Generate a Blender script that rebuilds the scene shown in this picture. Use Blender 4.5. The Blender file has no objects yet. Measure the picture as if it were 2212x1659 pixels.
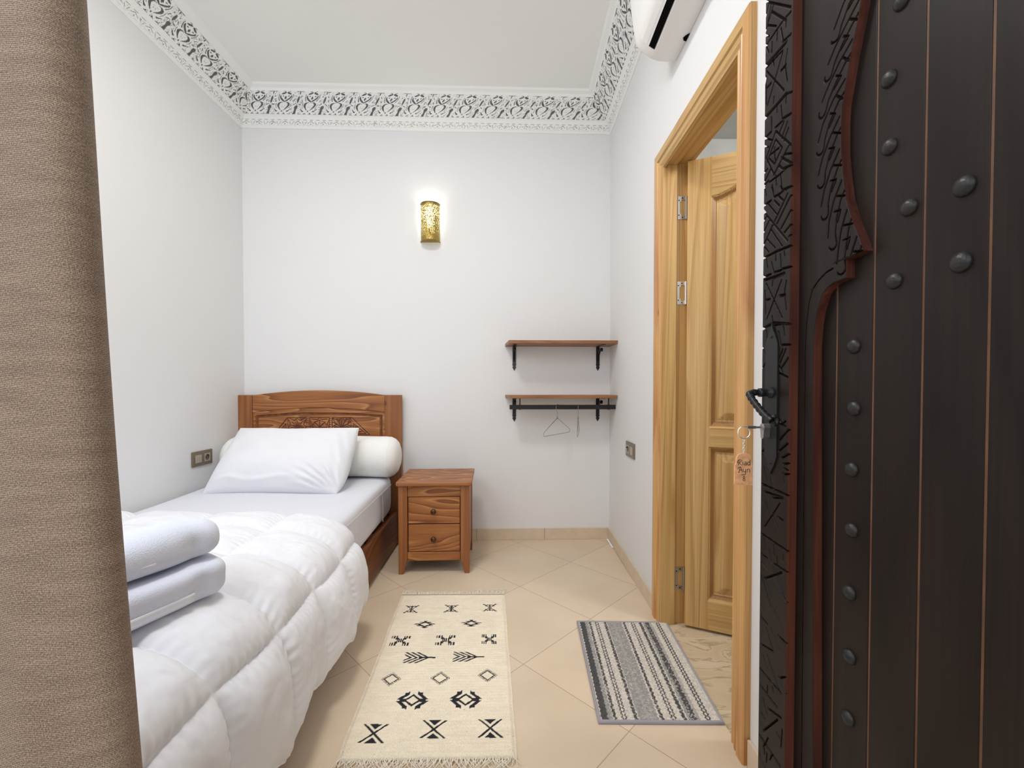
import bpy, bmesh, math, random
import numpy as np
from mathutils import Vector, Matrix

random.seed(4); RNG = np.random.RandomState(7)
SC = bpy.context.scene
COL = SC.collection
PI = math.pi

# ------------------------------------------------------------------ camera
FPX, PITCH, CX, HZ, EYE = 910.0, math.radians(1.0), 1103.0, 838.0, 1.05
CY = HZ + FPX * math.tan(PITCH)
cam_d = bpy.data.cameras.new('camera'); cam = bpy.data.objects.new('camera', cam_d); COL.objects.link(cam)
cam_d.sensor_fit = 'HORIZONTAL'; cam_d.sensor_width = 36.0; cam_d.lens = 36.0 * FPX / 2212
cam_d.shift_x = (1106 - CX) / 2212; cam_d.shift_y = (CY - 829.5) / 2212
cam_d.clip_start = 0.02
cam.location = (0, 0, EYE); cam.rotation_euler = (PI / 2 - PITCH, 0, 0)
SC.camera = cam


def ray(x, y):
    u = (x - CX) / FPX; v = (y - CY) / FPX; c, s = math.cos(PITCH), math.sin(PITCH)
    return Vector((u, c - v * s, -s - v * c))


def on_z(x, y, z=0.0):
    a = ray(x, y); t = (z - EYE) / a.z; return Vector((a.x * t, a.y * t, z))


def on_y(x, y, Y):
    a = ray(x, y); t = Y / a.y; return Vector((a.x * t, Y, EYE + a.z * t))


def on_x(x, y, X):
    a = ray(x, y); t = X / a.x; return Vector((X, a.y * t, EYE + a.z * t))


# ------------------------------------------------------------------ materials
def new_mat(name):
    m = bpy.data.materials.new(name); m.use_nodes = True
    nt = m.node_tree; b = nt.nodes['Principled BSDF']
    return m, nt, b


def nd(nt, typ, **kw):
    n = nt.nodes.new(typ)
    for k, v in kw.items():
        if k in n.inputs.keys() if isinstance(k, str) else False:
            n.inputs[k].default_value = v
        else:
            setattr(n, k, v)
    return n


def ramp(nt, stops):
    r = nt.nodes.new('ShaderNodeValToRGB'); e = r.color_ramp.elements
    while len(e) > 1: e.remove(e[-1])
    e[0].position = stops[0][0]; e[0].color = (*stops[0][1], 1)
    for p, c in stops[1:]:
        x = e.new(p); x.color = (*c, 1)
    return r


def plain(name, col, rough=0.5, metal=0.0, bump=0.0, bscale=200.0, spec=0.5, var=0.0):
    m, nt, b = new_mat(name)
    b.inputs['Base Color'].default_value = (*col, 1); b.inputs['Roughness'].default_value = rough
    b.inputs['Metallic'].default_value = metal; b.inputs['Specular IOR Level'].default_value = spec
    if bump or var:
        tc = nt.nodes.new('ShaderNodeTexCoord')
        nz = nt.nodes.new('ShaderNodeTexNoise'); nz.inputs['Scale'].default_value = bscale; nz.inputs['Detail'].default_value = 3
        nt.links.new(tc.outputs['Object'], nz.inputs['Vector'])
        if bump:
            bp = nt.nodes.new('ShaderNodeBump'); bp.inputs['Strength'].default_value = bump; bp.inputs['Distance'].default_value = 0.002
            nt.links.new(nz.outputs['Fac'], bp.inputs['Height']); nt.links.new(bp.outputs['Normal'], b.inputs['Normal'])
        if var:
            r = ramp(nt, [(0.3, tuple(c * (1 - var) for c in col)), (0.7, tuple(min(1, c * (1 + var)) for c in col))])
            nt.links.new(nz.outputs['Fac'], r.inputs['Fac']); nt.links.new(r.outputs['Color'], b.inputs['Base Color'])
    return m


def wood(name, stops, axis=0, along=1.1, across=9.0, rings=9.0, rough=0.45, knots=True, fib=0.25, bump=0.15, coat=0.0, spec=0.5, det=1.5):
    """grain runs along the given object axis"""
    m, nt, b = new_mat(name); L = nt.links.new
    tc = nt.nodes.new('ShaderNodeTexCoord'); oi = nt.nodes.new('ShaderNodeObjectInfo')
    mul = nt.nodes.new('ShaderNodeMath'); mul.operation = 'MULTIPLY'; mul.inputs[1].default_value = 37.0
    L(oi.outputs['Random'], mul.inputs[0])
    cmb = nt.nodes.new('ShaderNodeCombineXYZ')
    for i in range(3): L(mul.outputs[0], cmb.inputs[i])
    sc = [across] * 3; sc[axis] = along
    mp = nt.nodes.new('ShaderNodeMapping'); mp.inputs['Scale'].default_value = sc
    L(tc.outputs['Object'], mp.inputs['Vector'])
    add = nt.nodes.new('ShaderNodeVectorMath'); add.operation = 'ADD'; L(mp.outputs[0], add.inputs[0]); L(cmb.outputs[0], add.inputs[1])
    n1 = nt.nodes.new('ShaderNodeTexNoise'); n1.inputs['Scale'].default_value = 0.55; n1.inputs['Detail'].default_value = det
    n1.inputs['Roughness'].default_value = 0.4; n1.inputs['Distortion'].default_value = 0.35
    L(add.outputs[0], n1.inputs['Vector'])
    k = nt.nodes.new('ShaderNodeMath'); k.operation = 'MULTIPLY'; k.inputs[1].default_value = rings; L(n1.outputs['Fac'], k.inputs[0])
    fr = nt.nodes.new('ShaderNodeMath'); fr.operation = 'FRACT'; L(k.outputs[0], fr.inputs[0])
    rp = ramp(nt, stops); L(fr.outputs[0], rp.inputs['Fac'])
    # fibres
    mp2 = nt.nodes.new('ShaderNodeMapping'); s2 = [across * 22] * 3; s2[axis] = along * 4; mp2.inputs['Scale'].default_value = s2
    L(tc.outputs['Object'], mp2.inputs['Vector'])
    n2 = nt.nodes.new('ShaderNodeTexNoise'); n2.inputs['Scale'].default_value = 1.0; n2.inputs['Detail'].default_value = 3
    L(mp2.outputs[0], n2.inputs['Vector'])
    r2 = ramp(nt, [(0.3, (1 - fib,) * 3), (0.65, (1.0,) * 3)]); L(n2.outputs['Fac'], r2.inputs['Fac'])
    mx = nt.nodes.new('ShaderNodeMix'); mx.data_type = 'RGBA'; mx.blend_type = 'MULTIPLY'; mx.inputs['Factor'].default_value = 1
    L(rp.outputs['Color'], mx.inputs['A']); L(r2.outputs['Color'], mx.inputs['B'])
    out = mx.outputs['Result']
    if knots:
        mp3 = nt.nodes.new('ShaderNodeMapping'); s3 = [6.0] * 3; s3[axis] = 3.0; mp3.inputs['Scale'].default_value = s3
        L(tc.outputs['Object'], mp3.inputs['Vector'])
        a3 = nt.nodes.new('ShaderNodeVectorMath'); a3.operation = 'ADD'; L(mp3.outputs[0], a3.inputs[0]); L(cmb.outputs[0], a3.inputs[1])
        vo = nt.nodes.new('ShaderNodeTexVoronoi'); vo.inputs['Scale'].default_value = 1.0; L(a3.outputs[0], vo.inputs['Vector'])
        rk = ramp(nt, [(0.0, (0.25, 0.16, 0.1)), (0.035, (0.45, 0.33, 0.22)), (0.07, (1, 1, 1))]); L(vo.outputs['Distance'], rk.inputs['Fac'])
        m3 = nt.nodes.new('ShaderNodeMix'); m3.data_type = 'RGBA'; m3.blend_type = 'MULTIPLY'; m3.inputs['Factor'].default_value = 0.9
        L(out, m3.inputs['A']); L(rk.outputs['Color'], m3.inputs['B']); out = m3.outputs['Result']
    L(out, b.inputs['Base Color']); b.inputs['Roughness'].default_value = rough; b.inputs['Specular IOR Level'].default_value = spec
    b.inputs['Coat Weight'].default_value = coat; b.inputs['Coat Roughness'].default_value = 0.25
    bp = nt.nodes.new('ShaderNodeBump'); bp.inputs['Strength'].default_value = bump; bp.inputs['Distance'].default_value = 0.001
    L(n2.outputs['Fac'], bp.inputs['Height']); L(bp.outputs['Normal'], b.inputs['Normal'])
    return m


BR = [(0.0, (0.21, 0.066, 0.018)), (0.3, (0.33, 0.118, 0.032)), (0.75, (0.39, 0.150, 0.043)), (0.92, (0.52, 0.24, 0.080)), (1.0, (0.21, 0.066, 0.018))]
BRP = [(0.0, (0.27, 0.092, 0.026)), (0.4, (0.32, 0.118, 0.034)), (0.8, (0.37, 0.142, 0.042)), (1.0, (0.27, 0.092, 0.026))]
BRD = [(0.0, (0.13, 0.036, 0.010)), (0.45, (0.20, 0.064, 0.018)), (0.85, (0.26, 0.086, 0.025)), (1.0, (0.13, 0.036, 0.010))]
PN = [(0.0, (0.52, 0.285, 0.090)), (0.3, (0.62, 0.375, 0.135)), (0.8, (0.66, 0.42, 0.16)), (1.0, (0.52, 0.285, 0.090))]
PNO = [(0.0, (0.56, 0.25, 0.075)), (0.3, (0.66, 0.34, 0.11)), (0.8, (0.72, 0.41, 0.145)), (1.0, (0.56, 0.25, 0.075))]
M = {}
M['bw_x'] = wood('brown_pine_x', BR, 0, along=1.5, across=11, rings=13, det=2.6); M['bw_y'] = wood('brown_pine_y', BR, 1, along=1.3, across=13, rings=9); M['bw_z'] = wood('brown_pine_z', BRP, 2, along=0.7, across=16, rings=7)
M['bwd_z'] = wood('brown_pine_plain_z', BRD, 2, knots=False); M['bwd_y'] = wood('brown_pine_plain_y', BRD, 1, knots=False)
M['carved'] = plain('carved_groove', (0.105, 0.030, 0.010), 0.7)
M['pine_z'] = wood('pale_pine_z', PN, 2, along=0.7, across=15, rings=11, rough=0.4, coat=0.15)
M['pine_x'] = wood('pale_pine_x', PN, 0, along=0.7, across=15, rings=11, rough=0.4, coat=0.15)
M['pine_y'] = wood('pale_pine_y', PN, 1, along=0.7, across=15, rings=11, rough=0.4, coat=0.15)
M['pinedk'] = wood('shaded_moulding_pine_z', [(0.0, (0.33, 0.150, 0.048)), (0.5, (0.42, 0.21, 0.070)), (1.0, (0.34, 0.155, 0.05))], 2, along=0.8, across=10, rings=8, rough=0.4, coat=0.15)
M['pineo_z'] = wood('orange_pine_z', PNO, 2, along=0.8, across=10, rings=8, rough=0.4, coat=0.15)
M['shelf'] = wood('shelf_wood', [(0.0, (0.26, 0.105, 0.038)), (0.5, (0.38, 0.17, 0.062)), (1.0, (0.27, 0.11, 0.04))], 0, knots=False)
M['wall'] = plain('white_plaster', (0.765, 0.765, 0.762), 0.75, bump=0.25, bscale=90)
M['ceil'] = plain('white_ceiling', (0.84, 0.845, 0.82), 0.8, bump=0.15, bscale=60)
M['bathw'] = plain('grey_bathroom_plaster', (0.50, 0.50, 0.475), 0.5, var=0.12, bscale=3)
M['stucco'] = plain('white_stucco', (0.86, 0.865, 0.845), 0.7)
M['stucco_grey'] = plain('grey_stucco_infill', (0.125, 0.125, 0.135), 0.8)
M['stucco_mid'] = plain('pale_grey_stucco_infill', (0.36, 0.37, 0.36), 0.8)
M['linen'] = plain('white_cotton', (0.765, 0.77, 0.80), 0.9, bump=0.12, bscale=700)
M['sheet'] = plain('white_sheet', (0.70, 0.71, 0.76), 0.85, bump=0.1, bscale=600)
M['bolster'] = plain('ivory_fabric', (0.83, 0.835, 0.80), 0.9, bump=0.5, bscale=120)
M['terry'] = plain('white_terry', (0.74, 0.775, 0.88), 1.0, bump=0.9, bscale=420)
M['terryband'] = plain('white_woven_band', (0.80, 0.80, 0.86), 0.8)
M['black'] = plain('black_metal', (0.012, 0.012, 0.013), 0.42, 0.3)
M['blackhole'] = plain('black_slot', (0.002, 0.002, 0.002), 0.8, spec=0.05)
M['iron'] = plain('dark_iron', (0.03, 0.03, 0.032), 0.28, 0.8)
M['studm'] = plain('stud_iron', (0.020, 0.019, 0.018), 0.42, 0.3, bump=0.4, bscale=160)
M['steel'] = plain('steel', (0.42, 0.41, 0.39), 0.32, 0.9)
M['steel2'] = plain('bright_steel', (0.75, 0.75, 0.75), 0.3, 0.85)
M['wire'] = plain('hanger_wire', (0.42, 0.41, 0.40), 0.3, 0.9)
M['bronze'] = plain('bronze_knob', (0.10, 0.045, 0.02), 0.25, 0.7)
M['acw'] = plain('white_gloss_plastic', (0.82, 0.815, 0.80), 0.12, spec=0.6)
M['acm'] = plain('white_satin_plastic', (0.80, 0.79, 0.775), 0.35)
M['seam'] = plain('seam_grey', (0.25, 0.25, 0.25), 0.7)
M['plate'] = plain('bronze_plastic', (0.20, 0.155, 0.105), 0.35, 0.2)
M['platel'] = plain('champagne_plastic', (0.42, 0.36, 0.29), 0.35, 0.2)
M['plates'] = plain('socket_well', (0.13, 0.10, 0.07), 0.5)
M['tag'] = plain('orange_wood_tag', (0.80, 0.42, 0.21), 0.6, bump=0.2, bscale=90, var=0.18)
M['ink'] = plain('burnt_lettering', (0.035, 0.02, 0.012), 0.8)
M['dkw'] = wood('dark_walnut', [(0.0, (0.0105, 0.0062, 0.0047)), (0.5, (0.0165, 0.0102, 0.0078)), (1.0, (0.0115, 0.0070, 0.0054))], 2, rough=0.44, spec=0.22, knots=False, fib=0.3, bump=0.1)
M['dkred'] = wood('red_edge_wood', [(0.0, (0.075, 0.023, 0.016)), (0.5, (0.125, 0.041, 0.026)), (1.0, (0.082, 0.026, 0.018))], 2, rough=0.3, knots=False, fib=0.35)
M['dkgro'] = plain('worn_groove', (0.115, 0.050, 0.021), 0.6, var=0.25, bscale=14)
M['bskirt'] = plain('beige_skirting', (0.66, 0.54, 0.40), 0.35, var=0.05, bscale=18)
M['shadow_gap'] = plain('dark_gap', (0.01, 0.006, 0.004), 0.9)
M['white_bulb'] = plain('bulb', (1, 1, 1), 0.4)
bn = M['white_bulb'].node_tree.nodes['Principled BSDF']; bn.inputs['Emission Color'].default_value = (0.93, 1.0, 0.90, 1); bn.inputs['Emission Strength'].default_value = 10.0


def tile_mat():
    m, nt, b = new_mat('beige_floor_tile'); L = nt.links.new
    tc = nt.nodes.new('ShaderNodeTexCoord')
    sep = nt.nodes.new('ShaderNodeSeparateXYZ'); L(tc.outputs['Object'], sep.inputs[0])

    def mth(op, a, bb=None):
        n = nt.nodes.new('ShaderNodeMath'); n.operation = op
        for i, v in enumerate((a, bb)):
            if v is None: continue
            if isinstance(v, (int, float)): n.inputs[i].default_value = v
            else: L(v, n.inputs[i])
        return n.outputs[0]
    x, y = sep.outputs['X'], sep.outputs['Y']
    T = 0.443; x0, y0 = 0.049, 1.583
    xs = mth('SUBTRACT', x, x0); ys = mth('SUBTRACT', y, y0)
    r = 0.70711 / T
    u = mth('MULTIPLY', mth('ADD', xs, ys), r); v = mth('MULTIPLY', mth('SUBTRACT', xs, ys), r)
    g = []
    for w in (u, v):
        f = mth('FRACT', w); d = mth('MINIMUM', f, mth('SUBTRACT', 1.0, f)); g.append(d)
    d = mth('MINIMUM', g[0], g[1])
    cell = nt.nodes.new('ShaderNodeCombineXYZ'); L(mth('FLOOR', u), cell.inputs[0]); L(mth('FLOOR', v), cell.inputs[1])
    wn = nt.nodes.new('ShaderNodeTexWhiteNoise'); wn.noise_dimensions = '2D'; L(cell.outputs[0], wn.inputs['Vector'])
    nz = nt.nodes.new('ShaderNodeTexNoise'); nz.inputs['Scale'].default_value = 3.0; nz.inputs['Detail'].default_value = 5; L(tc.outputs['Object'], nz.inputs['Vector'])
    rp = ramp(nt, [(0.3, (0.655, 0.525, 0.38)), (0.7, (0.735, 0.60, 0.445))]); L(nz.outputs['Fac'], rp.inputs['Fac'])
    hv = nt.nodes.new('ShaderNodeHueSaturation'); L(rp.outputs['Color'], hv.inputs['Color'])
    L(mth('ADD', 0.955, mth('MULTIPLY', wn.outputs['Value'], 0.09)), hv.inputs['Value'])
    gm = mth('LESS_THAN', d, 0.0030)
    mx = nt.nodes.new('ShaderNodeMix'); mx.data_type = 'RGBA'; L(gm, mx.inputs['Factor']); L(hv.outputs['Color'], mx.inputs['A'])
    mx.inputs['B'].default_value = (0.40, 0.31, 0.22, 1)
    L(mx.outputs['Result'], b.inputs['Base Color'])
    L(mth('ADD', 0.33, mth('MULTIPLY', gm, 0.5)), b.inputs['Roughness'])
    return m


M['tile'] = tile_mat()


def marble_mat():
    m, nt, b = new_mat('veined_marble_tile'); L = nt.links.new
    tc = nt.nodes.new('ShaderNodeTexCoord')
    mp = nt.nodes.new('ShaderNodeMapping'); mp.inputs['Rotation'].default_value = (0, 0, 0.5); mp.inputs['Scale'].default_value = (3, 9, 3)
    L(tc.outputs['Object'], mp.inputs['Vector'])
    nz = nt.nodes.new('ShaderNodeTexNoise'); nz.inputs['Scale'].default_value = 1.3; nz.inputs['Detail'].default_value = 7; nz.inputs['Distortion'].default_value = 1.2
    L(mp.outputs[0], nz.inputs['Vector'])
    rp = ramp(nt, [(0.25, (0.50, 0.39, 0.25)), (0.47, (0.56, 0.45, 0.31)), (0.495, (0.36, 0.27, 0.17)), (0.52, (0.57, 0.46, 0.32)), (0.75, (0.62, 0.52, 0.38))])
    L(nz.outputs['Fac'], rp.inputs['Fac']); L(rp.outputs['Color'], b.inputs['Base Color']); b.inputs['Roughness'].default_value = 0.28
    return m


M['marble'] = marble_mat()


def curtain_mat():
    m, nt, b = new_mat('taupe_twill'); L = nt.links.new
    uv = nt.nodes.new('ShaderNodeUVMap'); uv.uv_map = 'weave'
    mp = nt.nodes.new('ShaderNodeMapping'); mp.inputs['Scale'].default_value = (740, 600, 1); mp.inputs['Rotation'].default_value = (0, 0, 0.16)
    L(uv.outputs[0], mp.inputs['Vector'])
    br = nt.nodes.new('ShaderNodeTexNoise'); br.inputs['Scale'].default_value = 1.0; br.inputs['Detail'].default_value = 2
    L(mp.outputs[0], br.inputs['Vector'])
    mp2 = nt.nodes.new('ShaderNodeMapping'); mp2.inputs['Rotation'].default_value = (0, 0, -0.09); L(uv.outputs[0], mp2.inputs['Vector'])
    wv = nt.nodes.new('ShaderNodeTexWave'); wv.wave_type = 'BANDS'; wv.bands_direction = 'Y'; wv.inputs['Scale'].default_value = 195
    wv.inputs['Distortion'].default_value = 1.6; wv.inputs['Detail'].default_value = 2; wv.inputs['Detail Scale'].default_value = 3.0
    L(mp2.outputs[0], wv.inputs['Vector'])
    mx = nt.nodes.new('ShaderNodeMath'); mx.operation = 'MULTIPLY_ADD'; L(wv.outputs['Fac'], mx.inputs[0]); mx.inputs[1].default_value = 0.24
    L(br.outputs['Fac'], mx.inputs[2])
    mp3 = nt.nodes.new('ShaderNodeMapping'); mp3.inputs['Scale'].default_value = (13, 85, 1); L(uv.outputs[0], mp3.inputs['Vector'])
    nz = nt.nodes.new('ShaderNodeTexNoise'); nz.inputs['Scale'].default_value = 1; nz.inputs['Detail'].default_value = 4; L(mp3.outputs[0], nz.inputs['Vector'])
    ad = nt.nodes.new('ShaderNodeMath'); ad.operation = 'MULTIPLY_ADD'; L(nz.outputs['Fac'], ad.inputs[0]); ad.inputs[1].default_value = 0.24; L(mx.outputs[0], ad.inputs[2])
    rp = ramp(nt, [(0.40, (0.092, 0.060, 0.041)), (0.68, (0.195, 0.134, 0.094)), (1.0, (0.44, 0.34, 0.26))]); L(ad.outputs[0], rp.inputs['Fac'])
    L(rp.outputs['Color'], b.inputs['Base Color']); b.inputs['Roughness'].default_value = 0.85
    bp = nt.nodes.new('ShaderNodeBump'); bp.inputs['Strength'].default_value = 0.6; bp.inputs['Distance'].default_value = 0.0012
    L(mx.outputs[0], bp.inputs['Height']); L(bp.outputs['Normal'], b.inputs['Normal'])
    return m


M['curtain'] = curtain_mat()


def brass_mat():
    m, nt, b = new_mat('pierced_brass'); L = nt.links.new
    tc = nt.nodes.new('ShaderNodeTexCoord')
    vo = nt.nodes.new('ShaderNodeTexVoronoi'); vo.inputs['Scale'].default_value = 190; L(tc.outputs['Object'], vo.inputs['Vector'])
    b.inputs['Base Color'].default_value = (0.40, 0.28, 0.075, 1); b.inputs['Metallic'].default_value = 0.85; b.inputs['Roughness'].default_value = 0.38
    bp = nt.nodes.new('ShaderNodeBump'); bp.inputs['Strength'].default_value = 0.8; bp.inputs['Distance'].default_value = 0.002
    L(vo.outputs['Distance'], bp.inputs['Height']); L(bp.outputs['Normal'], b.inputs['Normal'])
    tr = nt.nodes.new('ShaderNodeBsdfTransparent'); tr.inputs[0].default_value = (1.0, 0.93, 0.55, 1)
    lt = nt.nodes.new('ShaderNodeMath'); lt.operation = 'LESS_THAN'; lt.inputs[1].default_value = 0.36; L(vo.outputs['Distance'], lt.inputs[0])
    # the pierced field stops short of the rims
    sp = nt.nodes.new('ShaderNodeSeparateXYZ'); L(tc.outputs['Object'], sp.inputs[0])
    g1 = nt.nodes.new('ShaderNodeMath'); g1.operation = 'GREATER_THAN'; g1.inputs[1].default_value = 0.030; L(sp.outputs['Z'], g1.inputs[0])
    g2 = nt.nodes.new('ShaderNodeMath'); g2.operation = 'LESS_THAN'; g2.inputs[1].default_value = 0.236; L(sp.outputs['Z'], g2.inputs[0])
    f = nt.nodes.new('ShaderNodeMath'); f.operation = 'MULTIPLY'; L(g1.outputs[0], f.inputs[0]); L(g2.outputs[0], f.inputs[1])
    f2 = nt.nodes.new('ShaderNodeMath'); f2.operation = 'MULTIPLY'; L(f.outputs[0], f2.inputs[0]); L(lt.outputs[0], f2.inputs[1])
    ms = nt.nodes.new('ShaderNodeMixShader'); L(f2.outputs[0], ms.inputs[0]); L(b.outputs[0], ms.inputs[1]); L(tr.outputs[0], ms.inputs[2])
    L(ms.outputs[0], nt.nodes['Material Output'].inputs['Surface'])
    return m


M['brass'] = brass_mat()


def attr_mat(name, layer, rough, bump=0.4, bscale=500, mul=(0.9, 1.06)):
    m, nt, b = new_mat(name); L = nt.links.new
    at = nt.nodes.new('ShaderNodeVertexColor'); at.layer_name = layer
    tc = nt.nodes.new('ShaderNodeTexCoord')
    nz = nt.nodes.new('ShaderNodeTexNoise'); nz.inputs['Scale'].default_value = bscale; nz.inputs['Detail'].default_value = 2; L(tc.outputs['Object'], nz.inputs['Vector'])
    r = ramp(nt, [(0.3, (mul[0],) * 3), (0.7, (mul[1],) * 3)]); L(nz.outputs['Fac'], r.inputs['Fac'])
    mx = nt.nodes.new('ShaderNodeMix'); mx.data_type = 'RGBA'; mx.blend_type = 'MULTIPLY'; mx.inputs['Factor'].default_value = 1
    L(at.outputs['Color'], mx.inputs['A']); L(r.outputs['Color'], mx.inputs['B']); L(mx.outputs['Result'], b.inputs['Base Color'])
    b.inputs['Roughness'].default_value = rough
    bp = nt.nodes.new('ShaderNodeBump'); bp.inputs['Strength'].default_value = bump; bp.inputs['Distance'].default_value = 0.002
    L(nz.outputs['Fac'], bp.inputs['Height']); L(bp.outputs['Normal'], b.inputs['Normal'])
    return m


M['rug'] = attr_mat('cream_wool', 'yarn', 0.95, 0.6, 330, (0.86, 1.07))
M['mat'] = attr_mat('grey_loop_mat', 'yarn', 0.95, 0.7, 420)
M['fringe'] = plain('cream_fringe', (0.80, 0.74, 0.63), 0.95)
M['binding'] = plain('lilac_grey_binding', (0.33, 0.315, 0.345), 0.9, bump=0.5, bscale=400)


# ------------------------------------------------------------------ mesh helpers
class MB:
    def __init__(s): s.v = []; s.f = []; s.m = []; s.sm = []

    def add(s, verts, faces, mi=0, smooth=False, T=None):
        o = len(s.v)
        for p in verts:
            p = Vector(p); s.v.append(tuple(T @ p if T is not None else p))
        for f in faces:
            s.f.append(tuple(i + o for i in f)); s.m.append(mi); s.sm.append(smooth)
        return s

    def box(s, x0, x1, y0, y1, z0, z1, mi=0, T=None):
        v = [(x0, y0, z0), (x1, y0, z0), (x1, y1, z0), (x0, y1, z0), (x0, y0, z1), (x1, y0, z1), (x1, y1, z1), (x0, y1, z1)]
        return s.add(v, [(0, 3, 2, 1), (4, 5, 6, 7), (0, 1, 5, 4), (1, 2, 6, 5), (2, 3, 7, 6), (3, 0, 4, 7)], mi, False, T)

    def hexa(s, v, mi=0):  # 8 points ordered as box
        return s.add(v, [(0, 3, 2, 1), (4, 5, 6, 7), (0, 1, 5, 4), (1, 2, 6, 5), (2, 3, 7, 6), (3, 0, 4, 7)], mi)

    def prism(s, poly, f0, f1, mi=0, mi_side=None):
        """poly: 2d points; f0/f1 map (a,b) -> 3d for both caps"""
        n = len(poly); v = [f0(a, b) for a, b in poly] + [f1(a, b) for a, b in poly]
        s.add(v, [tuple(range(n - 1, -1, -1)), tuple(range(n, 2 * n))], mi)
        o = len(s.v) - 2 * n
        for i in range(n):
            j = (i + 1) % n
            s.f.append((o + i, o + j, o + n + j, o + n + i)); s.m.append(mi if mi_side is None else mi_side); s.sm.append(False)
        return s

    def tube(s, pts, r, seg=8, mi=0, closed=False, flat=None):
        pts = [Vector(p) for p in pts]; n = len(pts); rs = r if isinstance(r, (list, tuple)) else [r] * n
        up = None; v = []
        for i, p in enumerate(pts):
            a = pts[(i - 1) % n] if (closed or i > 0) else p; c = pts[(i + 1) % n] if (closed or i < n - 1) else p
            t = (c - a).normalized()
            if up is None:
                up = Vector((0, 0, 1)) if abs(t.z) < 0.9 else Vector((1, 0, 0))
            b = t.cross(up)
            if b.length < 1e-6: b = t.orthogonal()
            b.normalize(); up = b.cross(t).normalized()
            for k in range(seg):
                an = 2 * PI * k / seg; v.append(p + rs[i] * (math.cos(an) * b + math.sin(an) * up * (flat or 1)))
        f = []
        for i in range(n if closed else n - 1):
            j = (i + 1) % n
            for k in range(seg):
                l = (k + 1) % seg; f.append((i * seg + k, i * seg + l, j * seg + l, j * seg + k))
        if not closed: f += [tuple(range(seg - 1, -1, -1)), tuple((n - 1) * seg + k for k in range(seg))]
        return s.add(v, f, mi, True)

    def lathe(s, prof, seg=24, T=None, mi=0):
        """prof: (radius, height) about local z"""
        v = []; n = len(prof)
        for r, h in prof:
            for k in range(seg):
                a = 2 * PI * k / seg; v.append((r * math.cos(a), r * math.sin(a), h))
        f = [(i * seg + k, i * seg + (k + 1) % seg, (i + 1) * seg + (k + 1) % seg, (i + 1) * seg + k) for i in range(n - 1) for k in range(seg)]
        f += [tuple(range(seg - 1, -1, -1)), tuple((n - 1) * seg + k for k in range(seg))]
        return s.add(v, f, mi, True, T)

    def build(s, name, mats, parent=None, bevel=0.0, auto=35, bseg=2, loc=None):
        me = bpy.data.meshes.new(name); me.from_pydata(s.v, [], s.f)
        mats = mats if isinstance(mats, (list, tuple)) else [mats]
        for m in mats: me.materials.append(m)
        me.polygons.foreach_set('material_index', s.m)
        me.update()
        bm = bmesh.new(); bm.from_mesh(me); bmesh.ops.recalc_face_normals(bm, faces=bm.faces); bm.to_mesh(me); bm.free()
        me.polygons.foreach_set('use_smooth', [True] * len(me.polygons))
        me.set_sharp_from_angle(angle=math.radians(auto))
        o = bpy.data.objects.new(name, me); COL.objects.link(o)
        if parent: o.parent = parent
        if loc: o.location = loc
        if bevel:
            b = o.modifiers.new('bevel', 'BEVEL'); b.width = bevel; b.segments = bseg; b.limit_method = 'ANGLE'; b.angle_limit = math.radians(40)
            b.harden_normals = True
        return o


def grid(name, P, mats, parent=None, midx=None, smooth=True, flip=False, colors=None, uv=None, auto=None):
    """P: (nv,nu,3) array of points -> quad grid"""
    nv, nu = P.shape[:2]
    me = bpy.data.meshes.new(name)
    idx = np.arange(nv * nu).reshape(nv, nu)
    q = np.stack([idx[:-1, :-1], idx[:-1, 1:], idx[1:, 1:], idx[1:, :-1]], -1).reshape(-1, 4)
    if flip: q = q[:, ::-1]
    nf = len(q)
    me.vertices.add(nv * nu); me.vertices.foreach_set('co', np.ascontiguousarray(P, dtype=np.float32).ravel())
    me.loops.add(nf * 4); me.loops.foreach_set('vertex_index', np.ascontiguousarray(q, dtype=np.int32).ravel())
    me.polygons.add(nf); me.polygons.foreach_set('loop_start', np.arange(0, nf * 4, 4, dtype=np.int32))
    for m in (mats if isinstance(mats, (list, tuple)) else [mats]): me.materials.append(m)
    if midx is not None: me.polygons.foreach_set('material_index', np.ascontiguousarray(midx, dtype=np.int32).ravel())
    me.update(calc_edges=True); me.validate()
    me.polygons.foreach_set('use_smooth', np.full(nf, bool(smooth)))
    if auto: me.set_sharp_from_angle(angle=math.radians(auto))
    if colors is not None:
        ca = me.color_attributes.new('yarn', 'FLOAT_COLOR', 'POINT')
        c = np.concatenate([colors.reshape(-1, 3), np.ones((nv * nu, 1))], 1).astype(np.float32); ca.data.foreach_set('color', c.ravel())
    if uv is not None:
        ul = me.uv_layers.new(name='weave'); ul.data.foreach_set('uv', uv.reshape(-1, 2)[q.ravel()].astype(np.float32).ravel())
    o = bpy.data.objects.new(name, me); COL.objects.link(o)
    if parent: o.parent = parent
    return o


def cellf(P, name, mats, **k): return grid(name, P, mats, **k)


def tag(o, label, cat=None, group=None, kind=None):
    o['label'] = label
    if cat: o['category'] = cat
    if group: o['group'] = group
    if kind: o['kind'] = kind
    return o


def empty(name, loc=(0, 0, 0), rz=0.0):
    o = bpy.data.objects.new(name, None); COL.objects.link(o); o.location = loc; o.rotation_euler = (0, 0, rz); o.empty_display_size = 0.1
    return o


def copy_tree(o, parent=None):
    c = o.copy(); COL.objects.link(c)
    if parent: c.parent = parent
    for ch in list(o.children): copy_tree(ch, c)
    return c


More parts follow.
